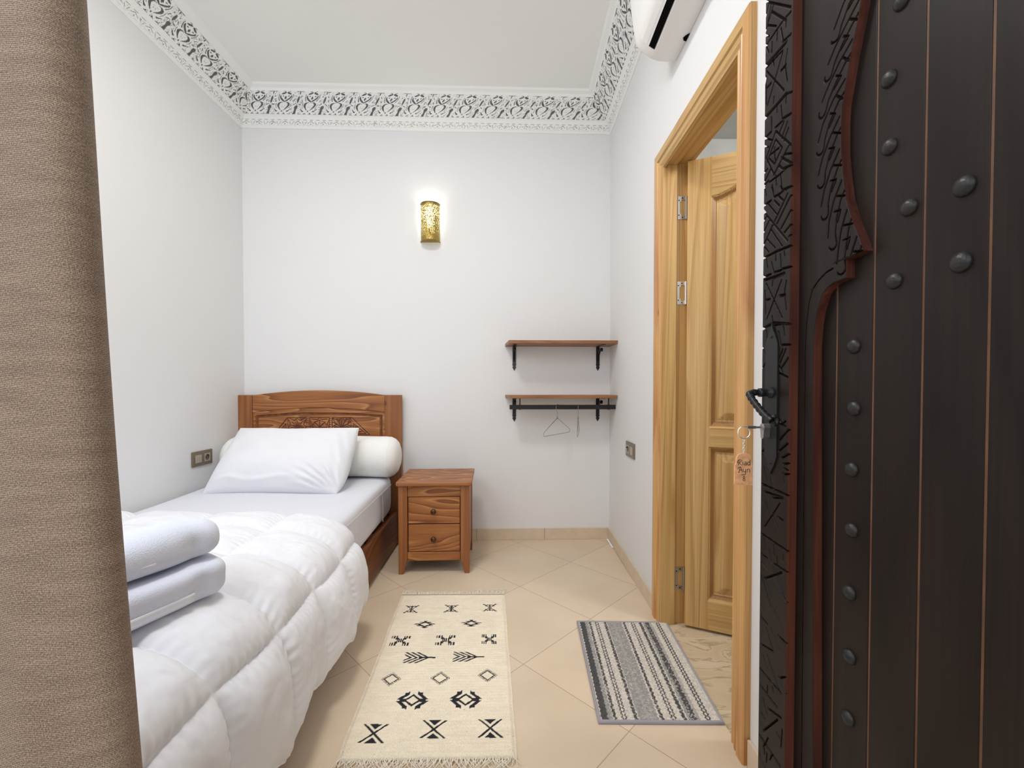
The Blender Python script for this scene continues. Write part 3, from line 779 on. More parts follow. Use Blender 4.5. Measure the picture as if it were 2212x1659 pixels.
stile_mesh('carved_stile', YE, YS1, stile_segs)
hs = MB(); hs.box(XS - DO.x, 0.634 - DO.x, YH - DO.y, YH + (YE - YS1) - DO.y, ZB, ZT); hs.build('hinge_stile', M['dkw'], d2, bevel=0.002)

# arch board with braided carving
EDGE = [(1755.5, 2300), (1755.5, 1659), (1755.5, 753), (1759, 702), (1764.7, 670), (1775, 636), (1787, 620), (1803.5, 607.5), (1815, 604.5), (1825, 603.2), (1825.2, 560), (1863, 542), (1855, 517), (1840, 480), (1826, 433), (1819, 382), (1815, 331), (1815, 270), (1817, 231), (1825, 183), (1834.5, 125), (1848, 58), (1858, 0), (1885, -85), (1925, -165), (1990, -235), (2060, -268), (2114, -280)]
ep = [on_x(a, b_, XA) for a, b_ in EDGE]
ez = np.array([p.z for p in ep]); ey = np.array([p.y for p in ep])
ez = np.maximum.accumulate(ez + np.arange(len(ez)) * 1e-6)
ez[0] = -0.2
APEX = ez[-1]


def y_edge(z): return np.where(z > APEX, YC, np.maximum(np.interp(z, ez, ey), YC))


# braid: follow the arch edge upward from the cusp
arc_px = [(1863, 542), (1855, 517), (1840, 480), (1826, 433), (1819, 382), (1815, 331), (1815, 270), (1817, 231), (1825, 183), (1834.5, 125), (1848, 58), (1858, 0), (1885, -85), (1925, -165), (1990, -235)]
arc, arc_s = smooth_path([(on_x(a, b_, XA).y, on_x(a, b_, XA).z) for a, b_ in arc_px], 300)
tan = np.gradient(arc, axis=0); tan /= np.linalg.norm(tan, axis=1)[:, None]
nrm = np.stack([tan[:, 1], -tan[:, 0]], 1)
if nrm[150, 0] < 0: nrm = -nrm


def arc_at(s, n):
    s = min(max(s, -0.06), arc_s[-1]); k = s if s >= 0 else 0.0
    p = np.array([np.interp(k, arc_s, arc[:, 0]), np.interp(k, arc_s, arc[:, 1])])
    q = np.array([np.interp(k, arc_s, nrm[:, 0]), np.interp(k, arc_s, nrm[:, 1])]); tt = np.array([np.interp(k, arc_s, tan[:, 0]), np.interp(k, arc_s, tan[:, 1])])
    p = p + q * n + (tt * s if s < 0 else 0)
    return (p[0], p[1])


braid = []
LINK = 0.0585
for kk in range(0, 14):
    s0 = 0.022 + kk * LINK
    cen = [(0.004, -0.004), (-0.020, 0.014), (-0.046, 0.029), (-0.068, 0.0375), (-0.084, 0.040)]
    hw = 0.0074
    c = np.array(cen); tg = np.gradient(c, axis=0); tg /= np.linalg.norm(tg, axis=1)[:, None]; nn = np.stack([-tg[:, 1], tg[:, 0]], 1)
    A = [tuple(c[i] + nn[i] * hw) for i in range(5)]; B = [tuple(c[i] - nn[i] * hw) for i in range(5)]
    tipc = c[-1]; tip = [tuple(tipc + hw * (math.cos(a) * nn[-1] + math.sin(a) * tg[-1])) for a in np.linspace(0, PI, 7)]
    line = A + tip[1:-1]
    pts = [arc_at(s0 + a, n * 1.22) for a, n in line]; braid += polyline(pts)
    # the far side stops where the next link passes over
    ptsB = [arc_at(s0 + a, n * 1.22) for a, n in B[:4]]; braid += polyline(ptsB)
    ptsB = [arc_at(s0 + a, n * 1.22) for a, n in (B[4], tip[-2])]; braid += polyline(ptsB, 0.9)
    braid += [(arc_at(s0 - 0.022, 0.0), arc_at(s0 - 0.012, 0.016), 1.0)]
    braid += polyline([arc_at(s0 - 0.034, 0.027), arc_at(s0 - 0.040, 0.013), arc_at(s0 - 0.055, 0.026)], 0.9)
sc_px = [(1799, 580), (1785, 588), (1768, 606), (1755, 625), (1747, 655), (1742, 700), (1739, 760), (1737.5, 900), (1735, 1200), (1731, 1659)]
braid += polyline([(on_x(a, b_, XA).y, on_x(a, b_, XA).z) for a, b_ in sc_px], 0.7)

vs = np.arange(ZB, ZT + 1e-6, 0.0012); ye = y_edge(vs); NB = 160
tt = np.linspace(0, 1, NB)
U = (YS1 + 0.002) + (ye[:, None] - (YS1 + 0.002)) * tt[None]; V = np.repeat(vs[:, None], NB, 1)
dep = carve(U, V, braid, 0.0021, 0.0060)
P = np.stack([XA + dep, U, V], -1)
back = np.stack([np.full((len(vs), 1), XP + 0.002), ye[:, None], vs[:, None]], -1)
mid_ = np.stack([np.full((len(vs), 1), XA + 0.0008), ye[:, None] - 0.0010, vs[:, None]], -1)
P = np.concatenate([P, mid_, back], 1)
mi = np.zeros((len(vs) - 1, P.shape[1] - 1), int); mi[:, -1] = 1
grid('arch_board', rel(P), [M['dkw'], M['dkred']], parent=d2, midx=mi, smooth=True, auto=40)
vs2 = np.arange(ZB, ZT + 1e-6, 0.006); ye2 = 2 * YC - y_edge(vs2)
P = np.stack([np.stack([np.full_like(vs2, XP + 0.002), ye2, vs2], -1), np.stack([np.full_like(vs2, XA), ye2, vs2], -1), np.stack([np.full_like(vs2, XA), np.full_like(vs2, YH + (YE - YS1)), vs2], -1)], 1)
grid('arch_board', rel(P), [M['dkw'], M['dkred']], parent=d2, smooth=True, auto=40)

pk = MB(); gy = [on_x(1805, 900, XP).y, on_x(1893, 300, XP).y, on_x(1996, 500, XP).y, on_x(2139, 500, XP).y]
step = 0.0845
gl = [YS1 + 0.0] + gy + [gy[-1] - step * k for k in range(1, 5)] + [YH + 0.01]
pkm = MB()
for i in range(len(gl) - 1):
    a, b_ = gl[i + 1] + 0.0018, gl[i] - 0.0018
    pkm.box(XP - DO.x, 0.632 - DO.x, a - DO.y, b_ - DO.y, ZB, ZT)
pl = pkm.build('planks', M['dkw'], d2, bevel=0.0015)
gm = MB()
for y in gl[1:-1]: gm.box(XP + 0.0012 - DO.x, 0.630 - DO.x, y - 0.0022 - DO.y, y + 0.0022 - DO.y, ZB, ZT)
go = gm.build('plank_joints', M['dkgro'], d2); go['label'] = 'worn orange joints between the planks'
studs = [(1945, 2), (1918, 170), (1919, 317), (1961, 448), (1929, 607), (2080, 402), (2072, 567), (1842, 748), (1842, 882), (1837, 1014), (1837, 1145), (1832, 1280), (1832, 1418), (1829, 1551)]
for sx_, sy_ in studs:
    p = on_x(sx_, sy_, XP - 0.003); r = 0.0142 if sx_ > 2000 else 0.0132
    sm_ = MB(); prof = [(r, 0), (r, 0.0012), (r * 0.95, 0.003), (r * 0.8, 0.0058), (r * 0.55, 0.0080), (r * 0.28, 0.0090), (0.0005, 0.0093)]
    sm_.lathe(prof, 20, Matrix.Rotation(-PI / 2, 4, 'Y'))
    o = sm_.build('stud', M['studm'], d2, auto=60, loc=(XP - DO.x, p.y - DO.y, p.z - DO.z))

# lever handle, plate, lock
def dl(x, y, z): return (x - DO.x, y - DO.y, z - DO.z)


Yh = 0.915
hp = MB()
pz0, pz1 = 0.882, 1.165
pa = on_x(1655, 900, XS).y; pb = on_x(1681, 900, XS).y
outl = [(pa, pz0), (pa + 0.001, pz1)]
poly = [(pb, pz0 + 0.02), (pb, pz1 - 0.02), ((pa + pb) / 2 + -0.012, pz1), ((pa + pb) / 2 - 0.004, pz1 + 0.012), ((pa + pb) / 2, pz1 + 0.028), ((pa + pb) / 2 + 0.004, pz1 + 0.012), ((pa + pb) / 2 + 0.012, pz1), (pa, pz1 - 0.02), (pa, pz0 + 0.02), ((pa + pb) / 2 + 0.012, pz0), ((pa + pb) / 2 + 0.004, pz0 - 0.012), ((pa + pb) / 2, pz0 - 0.020), ((pa + pb) / 2 - 0.004, pz0 - 0.012), ((pa + pb) / 2 - 0.012, pz0)]
hp.prism(poly, lambda a, b_: dl(XS + 0.001, a, b_), lambda a, b_: dl(XS - 0.0035, a, b_))
Yr = on_x(1668, 848, XS).y; Zr = on_x(1668, 848, XS).z
Yk = on_x(1663, 925, XS).y; Zk = on_x(1663, 923, XS).z
for zz in (pz1 - 0.004, pz0 + 0.004):
    hp.lathe([(0.003, 0), (0.003, 0.001), (0.0016, 0.002)], 12, Matrix.Translation(dl(XS - 0.0035, (pa + pb) / 2, zz)) @ Matrix.Rotation(-PI / 2, 4, 'Y'))
hpo = hp.build('handle_plate', M['black'], d2, bevel=0.0008, auto=35); hpo['label'] = 'black pointed handle plate'
lv = MB()
lv.lathe([(0.0125, 0), (0.0125, 0.003), (0.009, 0.006), (0.008, 0.016), (0.0095, 0.020), (0.0095, 0.026), (0.006, 0.028)], 20, Matrix.Translation(dl(XS - 0.003, Yr, Zr)) @ Matrix.Rotation(-PI / 2, 4, 'Y'))
tip = XS - 0.052
pts = [dl(XS - 0.024, Yr, Zr), dl(XS - 0.040, Yr, Zr - 0.000), dl(tip + 0.002, Yr - 0.002, Zr - 0.003), dl(tip, Yr - 0.010, Zr - 0.010), dl(tip + 0.0005, Yr - 0.024, Zr - 0.022), dl(tip + 0.001, Yr - 0.045, Zr - 0.037), dl(tip + 0.002, Yr - 0.066, Zr - 0.050), dl(tip + 0.003, Yr - 0.080, Zr - 0.056)]
pp, _ = smooth_path([tuple(p) for p in pts], 42)
rad = [0.0072 + 0.0007 * math.sin(i * 1.5) for i in range(42)]
lv.tube([tuple(p) for p in pp], rad, 12)
cp = Vector(dl(tip + 0.004, Yr - 0.086, Zr - 0.054))
lv.tube([tuple(cp + Vector((0.0045 * math.cos(a), -0.001, 0.0075 * math.sin(a)))) for a in np.linspace(-2.6, 2.4, 14)], 0.0048, 10)
lvo = lv.build('lever', M['black'], hpo, auto=60); lvo['label'] = 'hammered black drooping lever'
lk = MB()
kc = (Yk, Zk)
prof_k = [(Yk + 0.0085 * math.cos(a), Zk + 0.0085 * math.sin(a)) for a in np.linspace(-0.62, PI + 0.62, 18)] + [(Yk - 0.0052, Zk - 0.019)] + [(Yk + 0.0052 * math.cos(a), Zk - 0.020 + 0.0052 * math.sin(a)) for a in np.linspace(PI, 2 * PI, 9)] + [(Yk + 0.0052, Zk - 0.019)]
lk.prism(prof_k, lambda a, b_: dl(XS - 0.001, a, b_), lambda a, b_: dl(XS - 0.0175, a, b_))
lk.lathe([(0.0068, 0), (0.0068, 0.0012)], 18, Matrix.Translation(dl(XS - 0.0174, Yk, Zk)) @ Matrix.Rotation(-PI / 2, 4, 'Y'))
lk.build('lock_cylinder', M['steel'], d2, bevel=0.0005, auto=40)

# key, ring, chain and wooden tag
kr = empty('key_ring', (XS - 0.0185, Yk, Zk)); tag(kr, 'key in the door lock with ring, chain and orange wooden tag', 'key')
KO = Vector(kr.location)


def kl(x, y, z): return (x - KO.x, y - KO.y, z - KO.z)


k = MB(); k.box(-0.012, 0.001, -0.0011, 0.0011, -0.0022, 0.0022); k.box(-0.031, -0.012, -0.0012, 0.0012, -0.003, 0.003)
ko = k.build('key', M['steel'], kr, bevel=0.0006)
rc = Vector((-0.0385, 0.0, -0.0115)); rr = 0.0132
ringm = MB(); ringm.tube([tuple(rc + Vector((rr * math.cos(a), 0.0003 * math.sin(3 * a), rr * math.sin(a)))) for a in np.linspace(0, 2 * PI, 32, endpoint=False)], 0.0011, 8, closed=True)
ringm.build('ring', M['steel2'], kr)
ch = MB()
for i in range(6):
    c = rc + Vector((0, 0, -rr - 0.0025 - i * 0.0052))
    ax = (1, 0) if i % 2 == 0 else (0, 1)
    ch.tube([tuple(c + Vector((ax[0] * 0.0020 * math.cos(a), ax[1] * 0.0020 * math.cos(a), 0.0036 * math.sin(a)))) for a in np.linspace(0, 2 * PI, 12, endpoint=False)], 0.0007, 6, closed=True)
ch.build('chain', M['steel2'], kr)
tgz = rc.z - rr - 0.033; tgx = rc.x
pt = [(-0.0205, -0.068), (0.0195, -0.070), (0.0190, -0.025), (0.0165, -0.018), (0.0155, -0.008), (0.0115, -0.0015), (0.005, 0.0008), (-0.005, 0.0008), (-0.0125, -0.002), (-0.0165, -0.010), (-0.0170, -0.022), (-0.0200, -0.0255)]
tg = MB(); tg.prism(pt, lambda a, b_: (tgx + a, 0.002, tgz + b_), lambda a, b_: (tgx + a, -0.002, tgz + b_))
tgo = tg.build('wooden_tag', M['tag'], kr, bevel=0.0005); tgo['label'] = 'orange wooden tag with burnt hand lettering'
GL = {'R': [[(0.1, 0), (0.2, 1)], [(-0.05, 0.75), (0.15, 1.0), (0.55, 0.95), (0.55, 0.62), (0.2, 0.5), (0.65, 0)], [(-0.05, 0.75), (-0.1, 0.5), (0.0, 0.4)]],
      'i': [[(0.15, 0), (0.15, 0.6)], [(0.15, 0.8), (0.16, 0.86)]],
      'a': [[(0.05, 0.55), (0.4, 0.6), (0.45, 0.45), (0.45, 0)], [(0.45, 0.3), (0.1, 0.28), (0.05, 0.1), (0.2, 0), (0.45, 0.1)]],
      'd': [[(0.5, 0), (0.5, 1.0)], [(0.5, 0.5), (0.2, 0.6), (0.03, 0.35), (0.15, 0.02), (0.5, 0.1)]],
      'A': [[(0.0, 0.1), (0.12, 0.0), (0.35, 1.0), (0.7, 0)], [(-0.08, 0.6), (0.0, 0.85), (0.35, 1.0)], [(0.15, 0.4), (0.58, 0.42)]],
      'y': [[(0.05, 0.6), (0.08, 0.2), (0.3, 0.1), (0.5, 0.25)], [(0.5, 0.6), (0.48, -0.2), (0.25, -0.4), (-0.25, -0.38)]],
      'n': [[(0.05, 0), (0.07, 0.6)], [(0.07, 0.45), (0.3, 0.62), (0.48, 0.45), (0.5, 0)]],
      '8': [[(0.3, 0.52), (0.06, 0.75), (0.28, 1.0), (0.5, 0.78), (0.3, 0.52), (0.04, 0.25), (0.3, 0.0), (0.55, 0.25), (0.3, 0.52)]]}
let = MB()


def word(txt, x, z, h, adv):
    for c, a in zip(txt, adv):
        for st in GL[c]:
            q = st if len(st) < 3 else [tuple(t_) for t_ in smooth_path(st, 14)[0]]
            let.tube([(tgx + x + px_ * h, -0.0022, tgz + z + pz_ * h) for px_, pz_ in q], 0.00062, 6)
        x += a * h


word('Riad', -0.0135, -0.0255, 0.0120, (0.72, 0.36, 0.62, 0.6)); word('Ayn', -0.0125, -0.0415, 0.0125, (0.78, 0.70, 0.6)); word('8', -0.0030, -0.0600, 0.0105, (1,))
let.build('lettering', M['ink'], tgo)

# ------------------------------------------------------------------ bed
bed = empty('bed', (-1.272, 2.795, 0), math.radians(1.7)); tag(bed, 'brown pine single bed with carved arched headboard', 'bed')
HW = 0.54
b = MB(); b.box(-HW, -HW + 0.103, 0, 0.045, 0, 1.003); b.build('headboard_post', M['bw_z'], bed, bevel=0.003)
b = MB(); b.box(HW - 0.108, HW, 0, 0.045, 0, 1.003); b.build('headboard_post', M['bw_z'], bed, bevel=0.003)


def arch(x, top, rise): return top + rise * (1 - (x / (HW - 0.10)) ** 2)


b = MB(); n = 28; xs_ = np.linspace(-HW + 0.1035, HW - 0.1085, n)
poly = [(x, arch(x, 0.888, 0.030)) for x in xs_] + [(x, arch(x, 1.000, 0.034)) for x in xs_[::-1]]
b.prism(poly, lambda a, c: (a, 0.003, c), lambda a, c: (a, 0.042, c)); b.build('top_rail', M['bw_x'], bed, bevel=0.003)
# carved panel as relief
us = np.arange(-HW + 0.1035, HW - 0.1083, 0.0020); vs = np.arange(0.36, 0.918, 0.0020); U, V = np.meshgrid(us, vs)
PX = lambda zx: ((560 + zx / 9.217) - 687.5) * 2.79 / FPX
PZ_ = lambda zy: on_y(690, 880 + zy / 9.217, 2.79).z
hs_ = []
S1, S2, S3 = (540, 905), (975, 1360), (1420, 1790); zt, zb = 212, 600
cell = lambda S, a, c: (PX(S[0] + (S[1] - S[0]) * a), PZ_(zt + (zb - zt) * c))


def L_(S, *pts, w=1.0): return polyline([cell(S, a, c) for a, c in pts], w)


for S in (S1, S2, S3): hs_ += L_(S, (0, 0), (1, 0), (1, 1), (0, 1), (0, 0), w=0.8)
for a in np.linspace(0, 2 * PI, 16, endpoint=False):
    r = 0.34 if int(round(a / (PI / 8))) % 2 == 0 else 0.26
    hs_ += L_(S1, (0.5, 0.5), (0.5 + r * math.cos(a), 0.5 + r * math.sin(a)), w=1.1)
hs_ += L_(S1, (0.05, 0.0), (0.35, 0.15), (0.5, 0.03), (0.65, 0.15), (0.95, 0.0)) + L_(S1, (0.0, 0.05), (0.15, 0.35), (0.03, 0.5), (0.15, 0.65), (0, 0.95)) + L_(S1, (1, 0.05), (0.85, 0.35), (0.97, 0.5), (0.85, 0.65), (1, 0.95)) + L_(S1, (0.05, 1), (0.35, 0.85), (0.5, 0.97), (0.65, 0.85), (0.95, 1))
for a in np.linspace(0, 2 * PI, 8, endpoint=False): hs_ += L_(S2, (0.5, 0.5), (0.5 + 0.38 * math.cos(a), 0.5 + 0.38 * math.sin(a)), w=1.0)
hs_ += L_(S2, (0.1, 0.08), (0.4, 0.1), (0.5, 0.0), (0.6, 0.1), (0.9, 0.08)) + L_(S2, (0.0, 0.1), (0.12, 0.35), (0.02, 0.5), (0.12, 0.65), (0, 0.9)) + L_(S2, (1, 0.1), (0.88, 0.35), (0.98, 0.5), (0.88, 0.65), (1, 0.9))
hs_ += L_(S2, (0.5, 0.12), (0.76, 0.24), (0.88, 0.5), (0.76, 0.76), (0.5, 0.88), (0.24, 0.76), (0.12, 0.5), (0.24, 0.24), (0.5, 0.12), w=0.8)
for sgn in (-1, 1):
    for q in (-1, 1):
        hs_ += L_(S3, (0.5, 0.5), (0.5 + sgn * 0.22, 0.5 + q * 0.36), (0.5 + sgn * 0.48, 0.5 + q * 0.48), (0.5 + sgn * 0.34, 0.5 + q * 0.20), (0.5, 0.5))
        hs_ += L_(S3, (0.5 + sgn * 0.05, 0.5 + q * 0.46), (0.5 + sgn * 0.16, 0.5 + q * 0.30), (0.5 + sgn * 0.27, 0.5 + q * 0.46)) + L_(S3, (0.5 + sgn * 0.46, 0.5 + q * 0.05), (0.5 + sgn * 0.30, 0.5 + q * 0.15), (0.5 + sgn * 0.46, 0.5 + q * 0.26))
    hs_ += L_(S3, (0.5, 0.5), (0.5 + sgn * 0.40, 0.5)) + L_(S3, (0.5, 0.5), (0.5, 0.5 + sgn * 0.40))
for (x0_, x1_, s_) in ((510, 250, 1), (1830, 2160, -1)):
    hs_ += polyline([(PX(x0_ + s_ * 22), PZ_(215)), (PX(x1_), PZ_(560)), (PX(x0_ + s_ * 22), PZ_(560))], 1.0)
    hs_ += polyline([(PX(x0_ - s_ * 8), PZ_(335)), (PX(x1_ + s_ * 75), PZ_(532)), (PX(x0_ - s_ * 8), PZ_(532)), (PX(x0_ - s_ * 8), PZ_(335))], 0.9)
    for t_ in (0.25, 0.5, 0.75): hs_.append(((PX(x0_ - s_ * 12), PZ_(532)), (PX(x0_ - s_ * 8 + (x1_ + s_ * 83 - x0_) * t_), PZ_(335 + 197 * t_)), 1.1))
for gx in (940, 1390):
    for zz in range(230, 590, 40): hs_.append(((PX(gx - 14), PZ_(zz)), (PX(gx + 14), PZ_(zz + 8)), 0.7))
dep = carve(U, V, hs_, 0.0042, 0.0034)
inx = np.minimum(U - (-HW + 0.1035), (HW - 0.1085) - U); topz = arch(U, 0.888, 0.030) - V
topn = 0.862 + 0.020 * (1 - (U / 0.42) ** 2)
ins = np.minimum(inx - 0.022, topn - V)     # inside of the raised field
fld = np.interp(ins, [-0.05, -0.006, -0.002, 0.009, 0.014, 1], [0.009, 0.009, 0.021, 0.021, 0.010, 0.010])
P = np.stack([U, fld + dep * (ins > 0.016), V], -1)
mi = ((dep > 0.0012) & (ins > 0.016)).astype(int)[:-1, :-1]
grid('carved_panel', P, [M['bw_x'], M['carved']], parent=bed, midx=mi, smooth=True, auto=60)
b = MB(); b.box(-HW + 0.1, HW - 0.1, 0.02, 0.036, 0.05, 0.92); b.build('panel_back', M['bwd_z'], bed)
b = MB(); b.box(HW - 0.052, HW - 0.022, -2.22, -0.001, 0.018, 0.232); b.build('side_rail', M['bwd_y'], bed, bevel=0.004)
b = MB(); b.box(-HW + 0.02, -HW + 0.05, -2.22, -0.001, 0.018, 0.232); b.build('side_rail', M['bwd_y'], bed, bevel=0.004)
b = MB(); b.box(-HW, HW, -2.26, -2.221, 0, 0.42); b.build('footboard', M['bw_x'], bed, bevel=0.004)
b = MB()
for yy in np.arange(-2.15, -0.02, 0.16): b.box(-HW + 0.0505, HW - 0.0525, yy, yy + 0.09, 0.213, 0.232)
b.build('slat_base', M['bwd_y'], bed)


# mattress in its fitted sheet
def mdisp(p):
    d = Vector((0, 0, 0))
    if abs(p.x) > 0.40: d.x += 0.006 * math.sin(p.y * 9) * math.copysign(1, p.x) * max(0, 1 - abs(p.z) / 0.12)
    d.z += 0.004 * math.sin(p.x * 7 + p.y * 5)
    return d


mt = superbox('mattress', 1.025, 2.17, 0.256, 14, M['sheet'], cuts=44, nz=9, disp=mdisp, loc=(-1.237, 1.697, 0.3635), rz=math.radians(2.2))
tag(mt, 'single mattress in white fitted sheet on the pine bed', 'mattress')
sp = MB()
sp.tube([(0.5145, -0.9, 0.072), (0.5155, -0.4, 0.072), (0.5155, 0.4, 0.072), (0.515, 0.96, 0.072)], 0.0011, 6, flat=1)
sp.tube([(0.514, 0.735, 0.075), (0.5175, 0.74, 0.02), (0.5165, 0.745, -0.10)], 0.0015, 6)
sp.build('sheet_seam', M['sheet'], mt)

# bolster
bo = MB(); R_ = 0.131; L2 = 1.075
prof = [(0.004, 0.0), (0.03, 0.001), (0.07, 0.006), (0.10, 0.018), (0.118, 0.036), (0.127, 0.058), (R_, 0.085)]
prof = prof + [(R_ * (1 - 0.012 * math.sin(i * 0.7)), 0.085 + (L2 - 0.17) * i / 14) for i in range(1, 14)] + [(R_, L2 - 0.085), (0.128, L2 - 0.066), (0.1295, L2 - 0.060), (0.1265, L2 - 0.054), (0.117, L2 - 0.034), (0.098, L2 - 0.016), (0.07, L2 - 0.005), (0.03, L2 - 0.001), (0.004, L2)]
bo.lathe(prof, 40, Matrix.Rotation(PI / 2, 4, 'Y'))
# sag a little where it lies
bo.v = [(x, y * 1.02, z * (0.98 if z > 0 else 0.97) + 0.003 * math.sin(x * 11)) for x, y, z in bo.v]
bl = bo.build('bolster', M['bolster'], None, auto=80, loc=(-1.773, 2.625, 0.618)); bl.rotation_euler = (0, 0, math.radians(1.7))
tag(bl, 'long ivory bolster lying against the headboard behind the pillow', 'bolster')

# pillow
nu, nv = 120, 84
u = np.linspace(-1, 1, nu); v = np.linspace(-1, 1, nv); U, V = np.meshgrid(u, v)
A_, B_, T_ = 0.348, 0.220, 0.108
cr = 1 + 0.018 * (U ** 8) * (V ** 8)
xx = A_ * U * cr * np.where(U > 0, 1 + 0.075 * (1 - V ** 2) + 0.07 * np.clip(-V, 0, 1) * (1 - V ** 4), 1 - 0.030 * (1 - V ** 2))
yy = B_ * V * cr * np.where(V > 0, 1 - 0.115 * (1 - U ** 2), 1 - 0.035 * (1 - U ** 2))
th = T_ * ((1 - np.abs(U) ** 3.2).clip(0) ** 0.48) * ((1 - np.abs(V) ** 2.8).clip(0) ** 0.48)
th *= 1 + 0.16 * np.exp(-((V + 0.35) / 0.5) ** 2)
ang = np.arctan2(V + 1.05, 1.05 - U); rad_ = np.hypot(1.05 - U, V + 1.05)
wr = 0.013 * np.sin(ang * 30 + 2.5 * fnoise(U * 4, V * 4, 3)) * np.exp(-((rad_ - 0.42) / 0.28) ** 2)
wr += 0.006 * np.sin(U * 38 + V * 9) * np.exp(-((U - 0.86) / 0.12) ** 2) * (1 - V ** 2)
wr += 0.022 * fnoise(U * 3.0, V * 2.4, 11) + 0.010 * np.exp(-((V + 0.80 - 0.04 * np.sin(U * 7)) / 0.06) ** 2) * (1 - U ** 4)
edge_ = ((1 - U ** 8) * (1 - V ** 8)).clip(0)
front = np.stack([xx, yy, (th + wr * edge_)], -1); back_ = np.stack([xx, yy, -0.8 * th], -1)
P = np.concatenate([front, back_[::-1][1:]], 0)
th_p = math.radians(47)
ex = Vector((1, 0.02, 0)).normalized(); ev = Vector((0.035, math.cos(th_p), math.sin(th_p))).normalized(); en = ex.cross(ev) ; en = -en if en.y > 0 else en
cen = Vector((-1.272, 2.372, 0.647))
W_ = np.array(ex)[None, None] * P[..., :1] + np.array(ev)[None, None] * P[..., 1:2] + np.array(en)[None, None] * P[..., 2:3]
po = grid('pillow', W_, M['linen'], smooth=True)
po.location = cen
bm = bmesh.new(); bm.from_mesh(po.data); bmesh.ops.remove_doubles(bm, verts=bm.verts, dist=0.0006); bmesh.ops.recalc_face_normals(bm, faces=bm.faces); bm.to_mesh(po.data); bm.free()
tag(po, 'white pillow propped against the bolster', 'pillow')

# quilted comforter
prof_c, ss = smooth_path([(-1.765, 0.500), (-1.5, 0.508), (-1.2, 0.512), (-0.98, 0.512), (-0.84, 0.500), (-0.73, 0.462), (-0.667, 0.400), (-0.640, 0.320), (-0.630, 0.220), (-0.622, 0.135)], 340)
tg_ = np.gradient(prof_c, axis=0); tg_ /= np.linalg.norm(tg_, axis=1)[:, None]; nr_ = np.stack([-tg_[:, 1], tg_[:, 0]], 1)
if nr_[20, 1] < 0: nr_ = -nr_
def t_of_x(x): return float(np.interp(x, prof_c[:, 0], ss))
tL1 = float(np.interp(-0.400, -prof_c[160:, 1], ss[160:])) ; tseam = [ss[0] - 0.02, t_of_x(-1.55), t_of_x(-1.24), t_of_x(-0.935), tL1, ss[-1]]
yseam = [1.785, 1.585, 1.355, 1.115, 0.875, 0.635, 0.47]
Yc = np.linspace(1.785, 0.485, 400); Tt, Yy = np.meshgrid(ss, Yc)
Tw = Tt + 0.055 * fnoise(Tt * 3, Yy * 3.4, 21); Yw = Yy + 0.05 * fnoise(Tt * 3 + 9, Yy * 2.5, 22)
def cellpos(x, seams):
    seams = np.array(sorted(seams)); k = np.clip(np.searchsorted(seams, x) - 1, 0, len(seams) - 2)
    return (x - seams[k]) / (seams[k + 1] - seams[k]), k
a_, ka = cellpos(Tw, tseam); b_, kb = cellpos(Yw, yseam)
a_ = np.clip(a_, 0, 1); b_ = np.clip(b_, 0, 1)
pf = lambda x: (1 - np.abs(2 * x - 1) ** 3.2).clip(0) ** 0.62
Hh = 0.035 * pf(a_) * pf(b_)
seam_a = np.minimum(a_, 1 - a_); seam_b = np.minimum(b_, 1 - b_)
Hh += 0.0060 * (0.35 + fnoise(Tt * 9, Yy * 11, 36, 2)) * np.sin(Yy * 270 + 16 * fnoise(Tt * 6, Yy * 7, 31)) * np.exp(-(seam_a / 0.09) ** 2) * np.clip(seam_b * 6, 0, 1)
Hh += 0.0050 * (0.30 + fnoise(Tt * 11, Yy * 9, 37, 2)) * np.sin(Tt * 240 + 16 * fnoise(Tt * 7, Yy * 6, 32)) * np.exp(-(seam_b / 0.10) ** 2) * np.clip(seam_a * 6, 0, 1)
Hh += 0.007 * fnoise(Tt * 17 + Yy * 21, Yy * 26 - Tt * 12, 38, 3)
Hh += 0.027 * fnoise(Tt * 6 + Yy * 3, Yy * 9 - Tt * 4, 33, 4) * np.clip(np.minimum(seam_a, seam_b) * 5, 0, 1)
Hh += 0.012 * fnoise(Tt * 2.0, Yy * 2.2, 34, 2)
BX = np.interp(Tt, ss, prof_c[:, 0]); BZ = np.interp(Tt, ss, prof_c[:, 1]); NX = np.interp(Tt, ss, nr_[:, 0]); NZ = np.interp(Tt, ss, nr_[:, 1])
drape = np.clip((Tt - t_of_x(-0.80)) / (ss[-1] - t_of_x(-0.80)), 0, 1)
X = BX + NX * Hh + (0.026 + 0.055 * (1.40 - Yy)) * np.clip((Tt - t_of_x(-1.2)) / 0.5, 0, 1) - 0.05 * drape * np.clip((1.15 - Yy) / 0.4, 0, 1) + drape ** 1.5 * 0.014 * np.sin(Yy * 2 * PI / 0.47 + 0.6)
Z = BZ + NZ * Hh - drape ** 3 * 0.016 * pf(b_) + drape ** 3 * (0.022 * np.sin(Yy * 2 * PI / 0.24 + 1.2) + 0.05 * fnoise(Yy * 3, Yy * 0 + 3.3, 41, 2))
edge_drop = np.clip(1 - (1.785 - Yy) / 0.035, 0, 1)
Z -= 0.16 * np.clip((0.545 - Yy) / 0.06, 0, 1) ** 2 * (1 - drape)
Z -= 0.020 * edge_drop ** 2 * (1 - drape); X -= 0.012 * edge_drop ** 2 * drape
Y = Yy + 0.03 * fnoise(Tt * 2.5, Yy * 0 + 1.7, 42, 2) * np.clip((Yy - 1.2) / 0.4, 0, 1) + 0.05 * drape * np.clip((Yy - 1.3) / 0.5, 0, 1)
cf = grid('comforter', np.stack([X, Y, Z], -1), M['linen'], smooth=True)
bm = bmesh.new(); bm.from_mesh(cf.data); bmesh.ops.recalc_face_normals(bm, faces=bm.faces)
